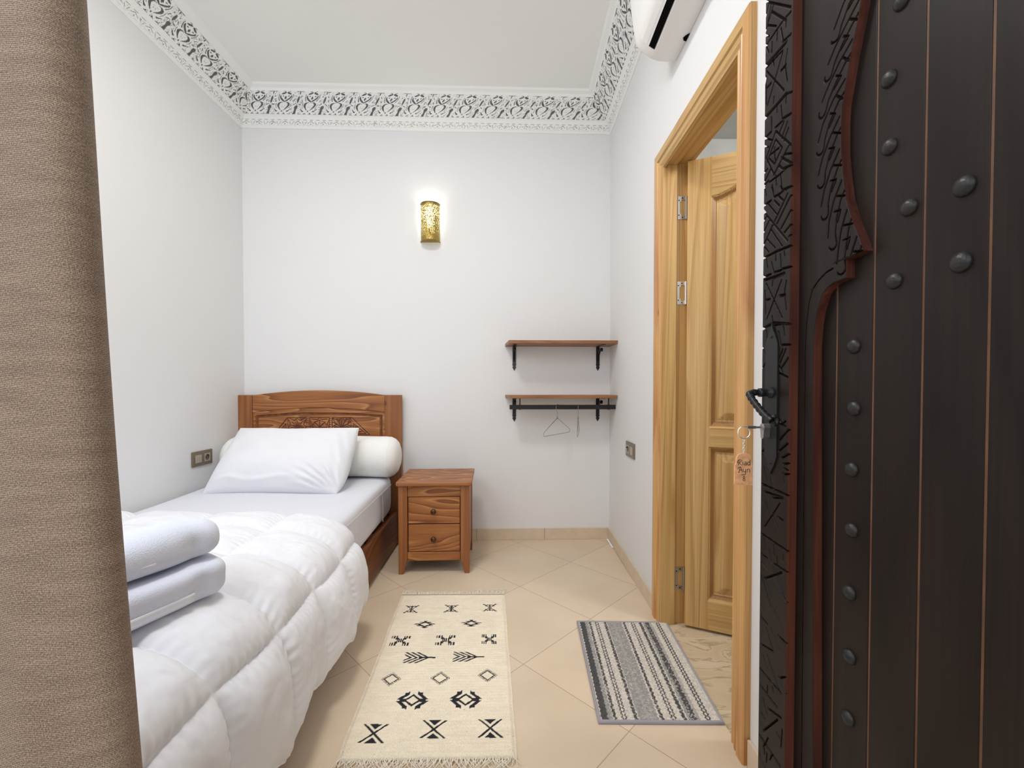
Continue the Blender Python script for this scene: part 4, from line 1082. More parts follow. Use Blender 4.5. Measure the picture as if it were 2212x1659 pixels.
if sum(fc.normal.z for fc in bm.faces) < 0: bmesh.ops.reverse_faces(bm, faces=bm.faces)
bm.to_mesh(cf.data); bm.free()
so = cf.modifiers.new('thick', 'SOLIDIFY'); so.thickness = 0.020; so.offset = -1
tag(cf, 'white quilted comforter hanging over the bed side', 'comforter')
hem = MB(); hp_ = [(float(X[i, -1]), float(Y[i, -1]), float(Z[i, -1])) for i in range(0, 400, 4)]
hem.tube([(x - 0.006, y, z) for x, y, z in hp_], 0.0075, 8)
hem.build('hem', M['linen'], cf)


# towels
TW = 0.155


def tdisp(seed, sy):
    def f_(p):
        n = Vector((p.x / 0.6, p.y * 0.2, p.z)).normalized()
        k = 0.0035 * (math.sin(p.x * 31 + seed) * math.sin(p.y * 27 + seed * 2) + 0.7 * math.sin(p.x * 63 + p.z * 40 + seed))
        d = n * k
        e = sy / 2 - p.y                 # distance from the far end: a soft dent and a bulging lip
        if p.x > 0: d.x += -0.010 * math.exp(-((e - 0.075) / 0.022) ** 2 - ((p.z + 0.005) / 0.035) ** 2) + 0.006 * math.exp(-((e - 0.035) / 0.02) ** 2)
        return d
    return f_


def towel(seed, n, loc, rz, sy, h, label):
    o = superbox('towel', TW, sy, h, n, M['terry'], cuts=46, nz=7, disp=tdisp(seed, sy), loc=loc, rz=rz, roll=True)
    tag(o, label, 'towel', 'folded towels stacked on the comforter')
    bnd = MB(); y0, y1 = -sy / 2 + 0.03, sy / 2 - (0.235 if seed < 2 else 0.30) + 0.14
    m = 16; v_ = []
    for i in range(m):
        y = y0 + (y1 - y0) * i / (m - 1)
        for zf in (-0.66, -0.50, -0.34, -0.20):
            x = TW / 2 * (1 - abs(zf) ** n) ** (1 / n) + 0.0022
            v_.append((x, y, zf * h / 2))
    bnd.add(v_, [(4 * i + k, 4 * i + k + 1, 4 * i + k + 5, 4 * i + k + 4) for i in range(m - 1) for k in range(3)], 0, True)
    q = bnd.build('woven_band', M['terryband'], o); q['label'] = 'smooth woven border band'
    sm = q.modifiers.new('thick', 'SOLIDIFY'); sm.thickness = 0.003; sm.offset = -1
    return o


ang_t = math.radians(-20)


def towel_loc(B, z, sy, rz):
    ay = Vector((-math.sin(rz), math.cos(rz), 0)); ax = Vector((math.cos(rz), math.sin(rz), 0))
    c = Vector((B[0], B[1], 0)) - ay * (sy / 2) - ax * (TW / 2)
    return (c.x, c.y, z)


towel(1.3, 3.6, towel_loc((-0.713, 1.075), 0.576, 0.44, ang_t), ang_t, 0.44, 0.094, 'lower of two white folded towels on the comforter')
towel(4.1, 2.6, towel_loc((-0.738, 1.085), 0.669, 0.44, ang_t), ang_t, 0.44, 0.098, 'upper white folded towel with a rounded end')

# ------------------------------------------------------------------ nightstand
ns = empty('nightstand', (-0.432, 2.36, 0), math.radians(2.6)); tag(ns, 'brown pine nightstand with two drawers beside the bed', 'nightstand')
NW, ND = 0.398, 0.375      # legs' outer width, depth ; local origin at front centre
b = MB(); n = 8; r = 0.028; x1, y0, y1 = 0.213, -0.018, 0.392
poly = []
for (cx_, cy_, a0) in ((x1 - r, y0 + r, -PI / 2), (x1 - 0.006, y1 - 0.006, 0), (-x1 + 0.006, y1 - 0.006, PI / 2), (-x1 + r, y0 + r, PI)):
    rr_ = r if cy_ < 0.1 else 0.006
    poly += [(cx_ + rr_ * math.cos(a0 + k * PI / 2 / n), cy_ + rr_ * math.sin(a0 + k * PI / 2 / n)) for k in range(n + 1)]
b.prism(poly, lambda a, c: (a, c, 0.500), lambda a, c: (a, c, 0.522)); b.build('tabletop', M['bw_x'], ns, bevel=0.006, bseg=3, auto=50)
for sx_ in (-1, 1):
    for back in (0, 1):
        b = MB(); xo, xi = sx_ * NW / 2, sx_ * (NW / 2 - 0.050); xf = sx_ * (NW / 2 - 0.026)
        ya, yb2 = (0.0, 0.036) if not back else (ND - 0.036, ND)
        pol = [(xo, 0), (xf, 0), (xi, 0.088), (xi, 0.4995), (xo, 0.4995)]
        b.prism(pol, lambda a, c: (a, ya, c), lambda a, c: (a, yb2, c)); b.build('leg', M['bw_z'], ns, bevel=0.0025)
xi = NW / 2 - 0.051
b = MB(); b.box(-xi, xi, 0.008, 0.028, 0.437, 0.4995); b.build('front_rail', M['bw_x'], ns, bevel=0.002)
b = MB(); b.box(-xi, xi, 0.006, 0.028, 0.074, 0.122); b.build('front_rail', M['bw_x'], ns, bevel=0.002)
b = MB(); b.box(-NW / 2 + 0.004, -NW / 2 + 0.018, 0.037, ND - 0.037, 0.085, 0.4985); b.build('side_panel', M['bw_z'], ns)
b = MB(); b.box(NW / 2 - 0.018, NW / 2 - 0.004, 0.037, ND - 0.037, 0.085, 0.4985); b.build('side_panel', M['bw_z'], ns)
b = MB(); b.box(-xi, xi, ND - 0.02, ND - 0.008, 0.085, 0.4985); b.build('back_panel', M['bwd_z'], ns)
b = MB(); b.box(-xi + 0.001, xi - 0.001, 0.034, 0.036, 0.123, 0.436); b.box(-xi + 0.001, xi - 0.001, 0.036, ND - 0.04, 0.1, 0.108); b.build('carcass', M['shadow_gap'], ns)
for z0, z1 in ((0.2835, 0.4335), (0.1255, 0.2785)):
    b = MB(); b.box(-xi + 0.003, xi - 0.003, 0.010, 0.030, z0, z1); dr = b.build('drawer', M['bw_x'], ns, bevel=0.002)
    kb_ = MB(); kb_.lathe([(0.006, 0), (0.0055, 0.008), (0.009, 0.012), (0.0152, 0.017), (0.0156, 0.0215), (0.0125, 0.027), (0.0068, 0.0298), (0.0005, 0.0303)], 20, Matrix.Translation((-0.002, 0.0105, (z0 + z1) / 2 - 0.004)) @ Matrix.Rotation(PI / 2, 4, 'X'))
    kb_.build('knob', M['bronze'], dr, auto=60)

# ------------------------------------------------------------------ rug
FL, FR, NR, NL = (np.array(on_z(*p)[:2]) for p in ((868, 1286), (1090, 1285), (1117, 1640), (727, 1647)))
nu, nv = 262, 480
a = np.linspace(0, 1, nu); b_ = np.linspace(0, 1, nv); A, B = np.meshgrid(a, b_)
XY = (NL * (1 - A[..., None]) + NR * A[..., None]) * (1 - B[..., None]) + (FL * (1 - A[..., None]) + FR * A[..., None]) * B[..., None]
XY[..., 0] += 0.010 * fnoise(B * 9, A * 0 + np.round(A), 51, 3) * (np.abs(A - 0.5) * 2) ** 4
Zr_ = 0.006 + 0.007 * np.abs(fnoise(A * 2.5 + 3, B * 16, 52, 3)) + 0.0003 * np.sin(B * 480 * 0.9)
Zr_ *= np.clip(np.minimum(np.minimum(A, 1 - A) * 40, np.minimum(B, 1 - B) * 60), 0.25, 1)
base = np.stack([np.full_like(A, 0.86), np.full_like(A, 0.765), np.full_like(A, 0.60)], -1)
base *= (1 + 0.16 * fnoise(A * 14, B * 60, 53, 3))[..., None]; base *= (1 + 0.10 * fnoise(A * 4, B * 6, 54, 2))[..., None]
spk = vnoise(A * 130, B * 240, 55) > 0.985; base[spk] *= 0.35
dark = np.zeros_like(A, bool)
Xg, Yg = XY[..., 0], XY[..., 1]


def motif(px_, py_, w, h, fn, rot=0.0):
    c = on_z(px_, py_, 0.008); du, dv = Xg - c.x, Yg - c.y
    du = du + 0.06 * dv      # the weave follows the rug's slant
    p, q = du / (w / 2), dv / (h / 2); k = (np.abs(p) < 1.25) & (np.abs(q) < 1.25)
    dark[k] |= fn(p[k], q[k])


def m_lattice(p, q):
    ap, aq = np.abs(p), np.abs(q); zz = 0.10 * np.sign(np.sin(ap * 18))
    return ((np.abs(ap - aq * 0.95 + zz * 0.6) < 0.11) & (ap < 1) & (aq < 1)) | ((np.abs(aq - 0.85 + 0.2 * np.abs(np.sin(ap * 9))) < 0.09) & (ap < 0.7)) | ((np.abs(ap) < 0.1) & (np.abs(aq - 0.5) < 0.3))


def m_spike(p, q):
    r = np.abs(p) * 0.85 + np.abs(q) * 1.05
    return ((r > 0.42) & (r < 0.72)) | ((r < 1.05) & (r > 0.6) & (np.sin(q * 16) > 0.2) & (np.abs(p) > 0.15)) | ((np.abs(p) < 0.16) & (np.abs(q) > 0.6) & (np.abs(q) < 0.85))


def m_h(p, q):
    ap, aq = np.abs(p), np.abs(q)
    blk = (ap > 0.30) & (ap < 1) & (aq > 0.42) & (aq < 0.98); st = np.sin(p * 24) > -0.35
    cen_ = (ap < 0.38) & (aq < 0.36); arm = (ap > 0.25) & (ap < 0.55) & (aq < 0.6) & (aq > 0.2)
    return (blk & st) | (cen_ & (np.sin(p * 30) > -0.6)) | arm


def m_wheat(p, q):
    aq = np.abs(q)
    return ((aq < 0.12) & (p > -0.2) & (p < 1.05)) | ((aq < 0.95) & (p + aq * 0.85 < 0.62) & (p + aq * 0.55 > -0.98) & (np.mod((p + aq * 0.95) * 2.3, 1) < 0.52))


def m_comb(p, q):
    r = np.abs(p) + np.abs(q)
    return ((r > 0.62) & (r < 0.76)) | ((r > 0.74) & (r < 1.02) & (np.mod(np.abs(p) * 5 - np.abs(q) * 5, 1) < 0.45))


def m_crab(p, q):
    ap, aq = np.abs(p), np.abs(q); r = ap * 1.25 + aq
    ring = (r > 0.52) & (r < 0.80); leg = (np.abs(ap * 1.0 + aq * 0.75 - 1.02) < 0.16) & (aq > 0.08) & (ap > 0.28); arm = (ap > 0.5) & (ap < 0.9) & (aq < 0.22)
    claw = (aq > 0.72) & (aq < 1.0) & (ap > 0.3) & (ap < 0.62)
    return ring | leg | arm | claw


def m_glass(p, q):
    ap, aq = np.abs(p), np.abs(q)
    return ((np.abs(ap - aq * 0.92) < 0.115) & (aq < 1)) | ((aq > 0.42) & (aq < 1) & (ap < (aq - 0.42) * 0.85) & (ap < aq * 0.92 - 0.27))


for x, y in ((889, 1315), (975, 1314), (1058, 1312)): motif(x, y, 0.066, 0.068, m_lattice)
for x, y in ((918, 1348), (1018, 1346)): motif(x, y, 0.080, 0.064, m_spike)
for x, y in ((865, 1383), (963, 1382), (1057, 1380)): motif(x, y, 0.080 if x < 1000 else 0.062, 0.070, m_h)
for x, y in ((910, 1420), (1015, 1418)): motif(x, y, 0.106, 0.066, m_wheat)
for x, y in ((845, 1466), (951, 1464), (1053, 1458)): motif(x, y, 0.074, 0.072, m_comb)
for x, y in ((891, 1512), (1006, 1510)): motif(x, y, 0.098, 0.072, m_crab)
for x, y in ((807, 1583), (937, 1574), (1059, 1572)): motif(x, y, 0.078, 0.070, m_glass)
base[dark] = (0.012, 0.012, 0.018)
cen_r = np.array([-0.26, 1.64])
rg = grid('rug', np.stack([Xg - cen_r[0], Yg - cen_r[1], Zr_], -1), M['rug'], smooth=True, colors=base.clip(0, 1))
rg.location = (cen_r[0], cen_r[1], 0); tag(rg, 'cream wool rug with black woven motifs and white fringe', 'rug')


def fringe(p0, p1, out, n, ln, sd):
    rnd = random.Random(sd); mb = MB()
    for i in range(n):
        t = (i + rnd.random() * 0.8) / n; c = Vector((*(p0 * (1 - t) + p1 * t), 0.006)); l = ln * (0.5 + 0.9 * rnd.random())
        e = 1.0
        if t > 0.72 and sd == 1 or (t < 0.08 and sd == 1): e = 1.7
        o = Vector((out[0], out[1], 0)); sd_ = Vector((out[1], -out[0], 0)) * (rnd.random() - 0.5) * 1.3
        pts = [c - o * 0.004, c + (o + sd_ * 0.4) * l * 0.35 * e + Vector((0, 0, 0.004)), c + (o + sd_) * l * 0.7 * e + Vector((0, 0, 0.002 + 0.004 * rnd.random())), c + (o + sd_ * 1.8) * l * e + Vector((0, 0, -0.004))]
        pts = [Vector((p.x - cen_r[0], p.y - cen_r[1], max(p.z, 0.0015))) for p in pts]
        mb.tube(pts, [0.0013, 0.0012, 0.001, 0.0006], 5)
    f_ = mb.build('fringe', M['fringe'], rg, auto=80); f_['kind'] = 'stuff'
    return f_


fringe(FL, FR, (0.0, 1.0), 190, 0.022, 1); fringe(NL, NR, (0.0, -1.0), 200, 0.032, 2)

# ------------------------------------------------------------------ striped mat
mFL, mFR, mNR, mNL = (np.array(on_z(*p)[:2]) for p in ((1246, 1345), (1440, 1347), (1565, 1567), (1293, 1565)))
nu, nv = 200, 280
A, B = np.meshgrid(np.linspace(0, 1, nu), np.linspace(0, 1, nv))
def mpos(A, B): return (mNL * (1 - A[..., None]) + mNR * A[..., None]) * (1 - B[..., None]) + (mFL * (1 - A[..., None]) + mFR * A[..., None]) * B[..., None]
XY = mpos(A, B)
light = np.array((0.60, 0.555, 0.49)); greyc = np.array((0.30, 0.29, 0.275)); darkc = np.array((0.065, 0.066, 0.066)); midc = np.array((0.37, 0.35, 0.33))
colr = np.tile(light, (nv, nu, 1))
rag = A + 0.004 * np.sin(B * 190) + 0.012 * fnoise(A * 60, B * 70, 61, 2)
zones = [(0.03, 0.085, darkc), (0.085, 0.120, greyc), (0.128, 0.152, darkc), (0.295, 0.322, darkc), (0.330, 0.490, greyc), (0.395, 0.415, midc), (0.505, 0.530, darkc), (0.683, 0.712, darkc), (0.725, 0.750, greyc), (0.750, 0.795, darkc), (0.797, 0.822, midc)]
for a0, a1, c in zones: colr[(rag > a0) & (rag < a1)] = c
for a0 in (0.216, 0.612, 0.888):     # braided double lines
    for sg in (-1, 1):
        off = A - a0 - sg * 0.013 - 0.005 * np.sin(B * 230 + (0 if sg > 0 else PI))
        colr[np.abs(off) < 0.0068] = darkc
colr *= (1 + 0.9 * fnoise(A * 95, B * 130, 62, 2))[..., None]
speck = (vnoise(A * 90, B * 150, 63) > 0.72) & (rag > 0.085) & (rag < 0.82) & (colr[..., 0] < 0.33); colr[speck] = colr[speck] * 0.4 + light * 0.6
Zm = 0.0085 + 0.0012 * fnoise(A * 90, B * 130, 64, 2)
cm = np.array([0.48, 1.58])
mo = empty('door_mat', (cm[0], cm[1], 0)); tag(mo, 'grey striped loop mat in front of the pine door', 'mat')
Pm = np.stack([XY[..., 0] - cm[0], XY[..., 1] - cm[1], Zm], -1)
grid('striped_pile', Pm, M['mat'], parent=mo, smooth=True, colors=colr.clip(0, 1))
mb = MB(); loop = []
for (p, q) in ((mNL, mNR), (mNR, mFR), (mFR, mFL), (mFL, mNL)):
    for t in np.linspace(0, 1, 12, endpoint=False): c = p * (1 - t) + q * t; loop.append((c[0] - cm[0], c[1] - cm[1], 0.0052))
v_ = []; 
mid2 = np.array([np.mean([l[0] for l in loop]), np.mean([l[1] for l in loop])])
ring_prof = [(0.0, 0.0), (-0.001, 0.004), (0.0, 0.0085), (0.003, 0.0110), (0.0065, 0.0108), (0.0090, 0.0085)]
cor = [np.array(c) - cm for c in (mNL, mNR, mFR, mFL)]
for (d, z) in ring_prof:
    k = 1 - d / 0.20; ky = 1 - d / 0.28
    for i in range(4):
        p, q = cor[i], cor[(i + 1) % 4]
        for t in np.linspace(0, 1, 10, endpoint=False):
            c = p * (1 - t) + q * t; c = mid2 + (c - mid2) * np.array([k, ky]); v_.append((c[0], c[1], z))
n = 40; fc = [(i * n + j_, i * n + (j_ + 1) % n, (i + 1) * n + (j_ + 1) % n, (i + 1) * n + j_) for i in range(len(ring_prof) - 1) for j_ in range(n)]
mb.add(v_, fc, 0, True); bo_ = mb.build('binding', M['binding'], mo, auto=80); bo_['label'] = 'lilac grey bound edge'

# ------------------------------------------------------------------ wall lamp
lx = -0.543; ly = yb(lx)
wl = empty('wall_lamp', (lx, ly, 2.035)); tag(wl, 'pierced brass half-round wall lamp, lit', 'lamp'); LHt = 0.252; LR = 0.064
v_ = []; f_ = []; n = 28; m_ = 12
for i in range(m_ + 1):
    for k in range(n + 1):
        a = PI + PI * k / n; v_.append((LR * math.cos(a), -0.014 + LR * 0.95 * math.sin(a), LHt * i / m_))
for i in range(m_):
    for k in range(n): f_.append((i * (n + 1) + k, i * (n + 1) + k + 1, (i + 1) * (n + 1) + k + 1, (i + 1) * (n + 1) + k))
s_ = MB(); s_.add(v_, f_, 0, True)
bt = MB(); bt.prism([(LR * 0.99 * math.cos(PI + PI * k / n), -0.014 + LR * 0.94 * math.sin(PI + PI * k / n)) for k in range(n + 1)], lambda a, c: (a, c, 0.001), lambda a, c: (a, c, 0.003))
bt.build('bottom_plate', plain('brass_plate', (0.30, 0.22, 0.07), 0.4, 0.9), wl)
so_ = s_.build('shade', M['brass'], wl, auto=60)
for zz in (0.0, LHt):
    t_ = MB(); t_.tube([(LR * math.cos(PI + PI * k / n) * 1.01, -0.014 + LR * 0.96 * math.sin(PI + PI * k / n), zz) for k in range(n + 1)], 0.0035, 8)
    t_.build('rim', plain('brass_rim', (0.30, 0.22, 0.07), 0.35, 0.9), wl)
bp_ = MB(); bp_.box(-0.03, 0.03, -0.008, -0.0005, 0.06, 0.19); bp_.build('back_plate', M['steel'], wl, bevel=0.001)
bb = MB(); bb.lathe([(0.012, 0), (0.014, 0.03), (0.024, 0.055), (0.034, 0.080), (0.031, 0.106), (0.016, 0.122), (0.001, 0.126)], 20, Matrix.Translation((-0.002, -0.042, 0.090)))
bb.build('bulb', M['white_bulb'], wl)
hd = MB(); hd.tube([(-0.004, -0.008, 0.070), (-0.004, -0.042, 0.070), (-0.004, -0.042, 0.092)], 0.006, 8); hd.build('bulb_holder', M['black'], wl)

# ------------------------------------------------------------------ shelves
def bracket(parent, x, name='bracket'):
    b = MB(); w2 = 0.0120; t = 0.0032
    # wall plate with a spear-shaped foot
    pol = [(-w2, 0), (-w2, -0.118), (-w2 * 1.15, -0.124), (-w2 * 0.75, -0.136), (-w2 * 1.1, -0.143), (0, -0.166), (w2 * 1.1, -0.143), (w2 * 0.75, -0.136), (w2 * 1.15, -0.124), (w2, -0.118), (w2, 0)]
    b.prism(pol, lambda a, c: (x + a, -0.0003, c), lambda a, c: (x + a, -0.0003 - t, c))
    b.box(x - w2, x + w2, -0.165, -t, -t - 0.0002, -0.0002)
    # curled strap brace
    pts = [(-0.004, -0.105), (-0.008, -0.090), (-0.028, -0.060), (-0.060, -0.034), (-0.085, -0.022), (-0.105, -0.018), (-0.118, -0.026), (-0.114, -0.038), (-0.100, -0.038), (-0.096, -0.028), (-0.104, -0.022)]
    pp, _ = smooth_path(pts, 40)
    for i in range(39):
        (y0, z0), (y1, z1) = pp[i], pp[i + 1]; d = np.array([z1 - z0, -(y1 - y0)]); d = d / (np.linalg.norm(d) + 1e-9) * 0.0014
        b.hexa([(x - 0.0065, y0 - d[0], z0 - d[1]), (x + 0.006, y0 - d[0], z0 - d[1]), (x + 0.006, y1 - d[0], z1 - d[1]), (x - 0.006, y1 - d[0], z1 - d[1]), (x - 0.006, y0 + d[0], z0 + d[1]), (x + 0.006, y0 + d[0], z0 + d[1]), (x + 0.006, y1 + d[0], z1 + d[1]), (x - 0.006, y1 + d[0], z1 + d[1])])
    for zz in (-0.03, -0.085, -0.122): b.lathe([(0.0032, 0), (0.0032, 0.001), (0.0015, 0.002)], 10, Matrix.Translation((x, -t, zz)) @ Matrix.Rotation(PI / 2, 4, 'X'))
    return b.build(name, M['iron'], parent, auto=30)


def shelf(z_bot, label, tilt):
    zs = z_bot
    xw = 0.30; r = empty('shelf', (xw, yb(xw), zs), math.atan2(YRB - YLB, XRB - XL)); tag(r, label, 'shelf')
    b = MB(); D = 0.232
    xl0, xl1 = -0.338, -0.318; xr0 = xr(2.9) - xw - 0.006; xr1 = xr(2.68) - xw + 0.002
    b.hexa([(xl1, -D, 0), (xr1, -D + 0.0, 0), (xr0, -0.001, 0), (xl0, -0.001, 0), (xl1, -D, 0.019), (xr1, -D, 0.019), (xr0, -0.001, 0.019), (xl0, -0.001, 0.019)])
    b.build('board', M['shelf'], r, bevel=0.0015)
    bracket(r, -0.275); bracket(r, 0.304)
    return r


sh1 = shelf(1.334, 'upper wooden shelf on scrolled iron brackets', 0)
sh2 = shelf(0.984, 'lower wooden shelf with a black clothes rail beneath', 0)
b = MB(); rz_ = -0.0585; b.box(-0.312, xr(2.76) - 0.30 - 0.008, -0.183, -0.163, rz_ - 0.0143, rz_ + 0.0143); b.build('clothes_rail', M['black'], sh2, bevel=0.0015)
for xx_ in (-0.245, 0.335):
    b = MB(); b.box(xx_ - 0.0035, xx_ + 0.0035, -0.176, -0.170, rz_ + 0.0146, -0.0005); b.box(xx_ - 0.006, xx_ + 0.006, -0.186, -0.160, rz_ + 0.0146, rz_ + 0.0165); b.box(xx_ - 0.006, xx_ + 0.006, -0.186, -0.183, rz_ - 0.0155, rz_ + 0.0146); b.box(xx_ - 0.006, xx_ + 0.006, -0.163, -0.160, rz_ - 0.0155, rz_ + 0.0146); b.box(xx_ - 0.006, xx_ + 0.006, -0.186, -0.160, rz_ - 0.0165, rz_ - 0.0146)
    b.build('rail_hanger', M['black'], sh2)


# wire hangers: local x along the hanger, z up, origin where the hook bears on the rail
def hanger(loc, rz, label, roll=0.0):
    r = empty('hanger', loc, rz); r.rotation_euler = (0, roll, rz); tag(r, label, 'hanger', 'wire hangers on the clothes rail')
    h = MB()
    hk = [(0.018, -0.012), (0.0205, 0.0), (0.016, 0.010), (0.004, 0.0165), (-0.010, 0.0135), (-0.0175, 0.002), (-0.014, -0.012), (-0.004, -0.028), (0.0, -0.045), (0.0, -0.062)]
    pp, _ = smooth_path(hk, 40); h.tube([(x, 0, z - 0.0155) for x, z in pp], 0.0017, 8); h.build('hook', M['wire'], r, auto=80)
    bdy = MB(); tri = [(k * 0.86, z) for k, z in [(0.0, -0.070), (0.10, -0.113), (0.185, -0.150), (0.199, -0.160), (0.196, -0.174), (0.18, -0.177), (0.0, -0.177), (-0.18, -0.177), (-0.196, -0.174), (-0.199, -0.160), (-0.185, -0.150), (-0.10, -0.113)]]
    bdy.tube([(x, 0, z - 0.0155) for x, z in tri], 0.0017, 8, closed=True)
    for i in range(7): bdy.tube([(0.0028 * math.cos(a), 0.0028 * math.sin(a), -0.0775 - i * 0.0026) for a in np.linspace(0, 2 * PI, 10, endpoint=False)], 0.0013, 6, closed=True)
    bdy.build('shoulder_wire', M['wire'], r, auto=80)
    return r


ryw = yb(0.3) - 0.173; rtop = 0.984 + rz_ + 0.0143
hanger((on_y(1204, 872, ryw).x, ryw, rtop + 0.0012), math.radians(54), 'wire hanger turned wide on the rail, the left one')
hanger((on_y(1249, 872, ryw).x, ryw, rtop + 0.0012), math.radians(79), 'wire hanger seen nearly edge on, closest to the rail end')


# ------------------------------------------------------------------ switch and socket plates
def plate_unit(name, loc, rz, label, socket_first):
    r = empty(name, loc, rz); tag(r, label, 'socket')
    b = MB(); b.box(-0.080, 0.080, -0.009, -0.0005, -0.043, 0.043); b.build('frame', M['plate'], r, bevel=0.003)
    sx_, wx = (-0.036, 0.036) if socket_first else (0.036, -0.036)
    b = MB(); b.box(wx - 0.0235, wx + 0.0235, -0.0125, -0.0088, -0.0225, 0.0225); b.build('rocker_switch', M['platel'], r, bevel=0.0012)
    b = MB(); n = 24
    # square insert with a round well
    outer = [(sx_ + 0.0235 * c, 0.0235 * s) for c, s in ((1, 1), (-1, 1), (-1, -1), (1, -1))]
    v_ = [(x, -0.0105, z) for x, z in outer] + [(sx_ + 0.0185 * math.cos(2 * PI * k / n), -0.0105, 0.0185 * math.sin(2 * PI * k / n)) for k in range(n)] + [(sx_ + 0.0180 * math.cos(2 * PI * k / n), -0.0092, 0.0180 * math.sin(2 * PI * k / n)) for k in range(n)]
    f_ = []
    for k in range(n):
        k2 = (k + 1) % n; q = int(((k + 0.5) / n * 4)) % 4; f_.append((q, 4 + k2, 4 + k)); f_.append((4 + k, 4 + k2, 4 + n + k2, 4 + n + k))
        if (k + 1) % (n // 4) == 0: f_.append((q, (q + 1) % 4, 4 + k2))
    b.add(v_, f_, 0); b.add([(x, -0.0105, z) for x, z in outer] + [(x, -0.0088, z) for x, z in outer], [(0, 1, 5, 4), (1, 2, 6, 5), (2, 3, 7, 6), (3, 0, 4, 7)])
    b.build('socket_insert', M['platel'], r)
    b = MB(); b.lathe([(0.0181, 0.0), (0.0181, 0.0004)], 24, Matrix.Translation((sx_, -0.0090, 0)) @ Matrix.Rotation(PI / 2, 4, 'X'))
    wl_ = b.build('socket_well', M['plates'], r)
    b = MB()
    for dx_ in (-0.0095, 0.0095): b.lathe([(0.0025, 0), (0.0025, 0.0006)], 10, Matrix.Translation((sx_ + dx_, -0.0093, 0)) @ Matrix.Rotation(PI / 2, 4, 'X'))
    b.tube([(sx_, -0.0092, 0.010), (sx_, -0.019, 0.010)], 0.0024, 8)
    b.build('socket_contacts', M['blackhole'], r)
    return r


plate_unit('socket_plate', (XL, 2.445, 0.643), math.radians(90), 'bronze switch and socket plate on the wall beside the bed', False)
plate_unit('socket_plate', (xr(2.372), 2.372, 0.7), math.radians(-90) + 0.013, 'bronze switch and socket plate between shelves and pine door', True)

# ------------------------------------------------------------------ air conditioner
AY0, AY1 = 0.93, 1.742
ac = empty('air_conditioner', (xr(1.34), 1.34, 2.375)); tag(ac, 'white split air conditioner high on the right wall', 'air conditioner')
AP = [(0.001, 2.378), (0.045, 2.373), (0.075, 2.376), (0.100, 2.384), (0.106, 2.387), (0.126, 2.401), (0.133, 2.407), (0.150, 2.421), (0.160, 2.433), (0.167, 2.450), (0.176, 2.500), (0.185, 2.560), (0.190, 2.620), (0.190, 2.660), (0.182, 2.678), (0.160, 2.686), (0.001, 2.688)]


def acp(d, z, y): return (xr(y) - d - ac.location.x, y - 1.34, z - 2.375)


def ac_shell(y0, y1, pts, name, mat, scale_end=None, bevel=0.0):
    b = MB(); b.prism(pts, lambda a, c: acp(a, c, y0), lambda a, c: acp(a, c, y1)); return b.build(name, mat, ac, auto=32, bevel=bevel)


core = [(d * 0.985 if d > 0.01 else d, 2.53 + (z - 2.53) * 0.985) for d, z in AP]
YS = 1.690
# back body: full section minus the front panel and slot
body = AP[:4] + [(0.106, 2.392), (0.109, 2.400), (0.126, 2.412), (0.126, 2.401)] + [(0.133, 2.407), (0.133, 2.43), (0.15, 2.45), (0.16, 2.60), (0.16, 2.686), (0.001, 2.688)]
ac_shell(AY0 + 0.05, YS, body, 'body', M['acm'])
front = [(0.1335, 2.4075)] + AP[7:16] + [(0.1605, 2.66), (0.1605, 2.60), (0.1505, 2.45), (0.1335, 2.43)]
ac_shell(AY0 + 0.0505, YS - 0.0008, front, 'front_panel', M['acw'])
slot = [(0.1065, 2.3930), (0.1090, 2.3995), (0.1255, 2.4115), (0.1258, 2.4020), (0.1068, 2.3890)]
so2 = ac_shell(AY0 + 0.051, YS - 0.003, [(0.1045, 2.3866), (0.1100, 2.4000), (0.1255, 2.4105), (0.1275, 2.4023)], 'outlet_slot', M['blackhole'])
so2['label'] = 'black air outlet slot'
# rounded end caps
for (ya, yb3, nm) in ((YS, AY1, 'end_cap'), (AY0, AY0 + 0.05, 'end_cap')):
    b = MB(); rings = []
    far = nm and ya == YS
    steps = [(0.0006, 1.0), (0.70, 1.0), (0.88, 0.985), (0.97, 0.955), (1.0, 0.92)]
    vv = []
    for t, s in steps:
        y = ya + (yb3 - ya) * t if far else yb3 - (yb3 - ya) * t
        for d, z in AP: vv.append(acp(0.0 + (d - 0.0) * (s if d > 0.01 else 1), 2.53 + (z - 2.53) * (s if True else 1), y))
    n = len(AP); ff = [(i * n + k, i * n + (k + 1) % n, (i + 1) * n + (k + 1) % n, (i + 1) * n + k) for i in range(len(steps) - 1) for k in range(n)]
    ff += [tuple(range(n)), tuple((len(steps) - 1) * n + k for k in range(n - 1, -1, -1))]
    b.add(vv, ff, 0, True); b.build(nm, M['acm'], ac, auto=35)
b = MB(); y0 = 1.60; b.prism([(y0, 0.0), (y0 + 0.034, 0.0), (y0 + 0.030, 0.012), (y0 + 0.018, 0.018), (y0 + 0.006, 0.010)], lambda a, c: acp(c, 2.3745 - c * 0.03, a), lambda a, c: acp(c, 2.3785, a)); b.build('pipe_notch', M['blackhole'], ac)

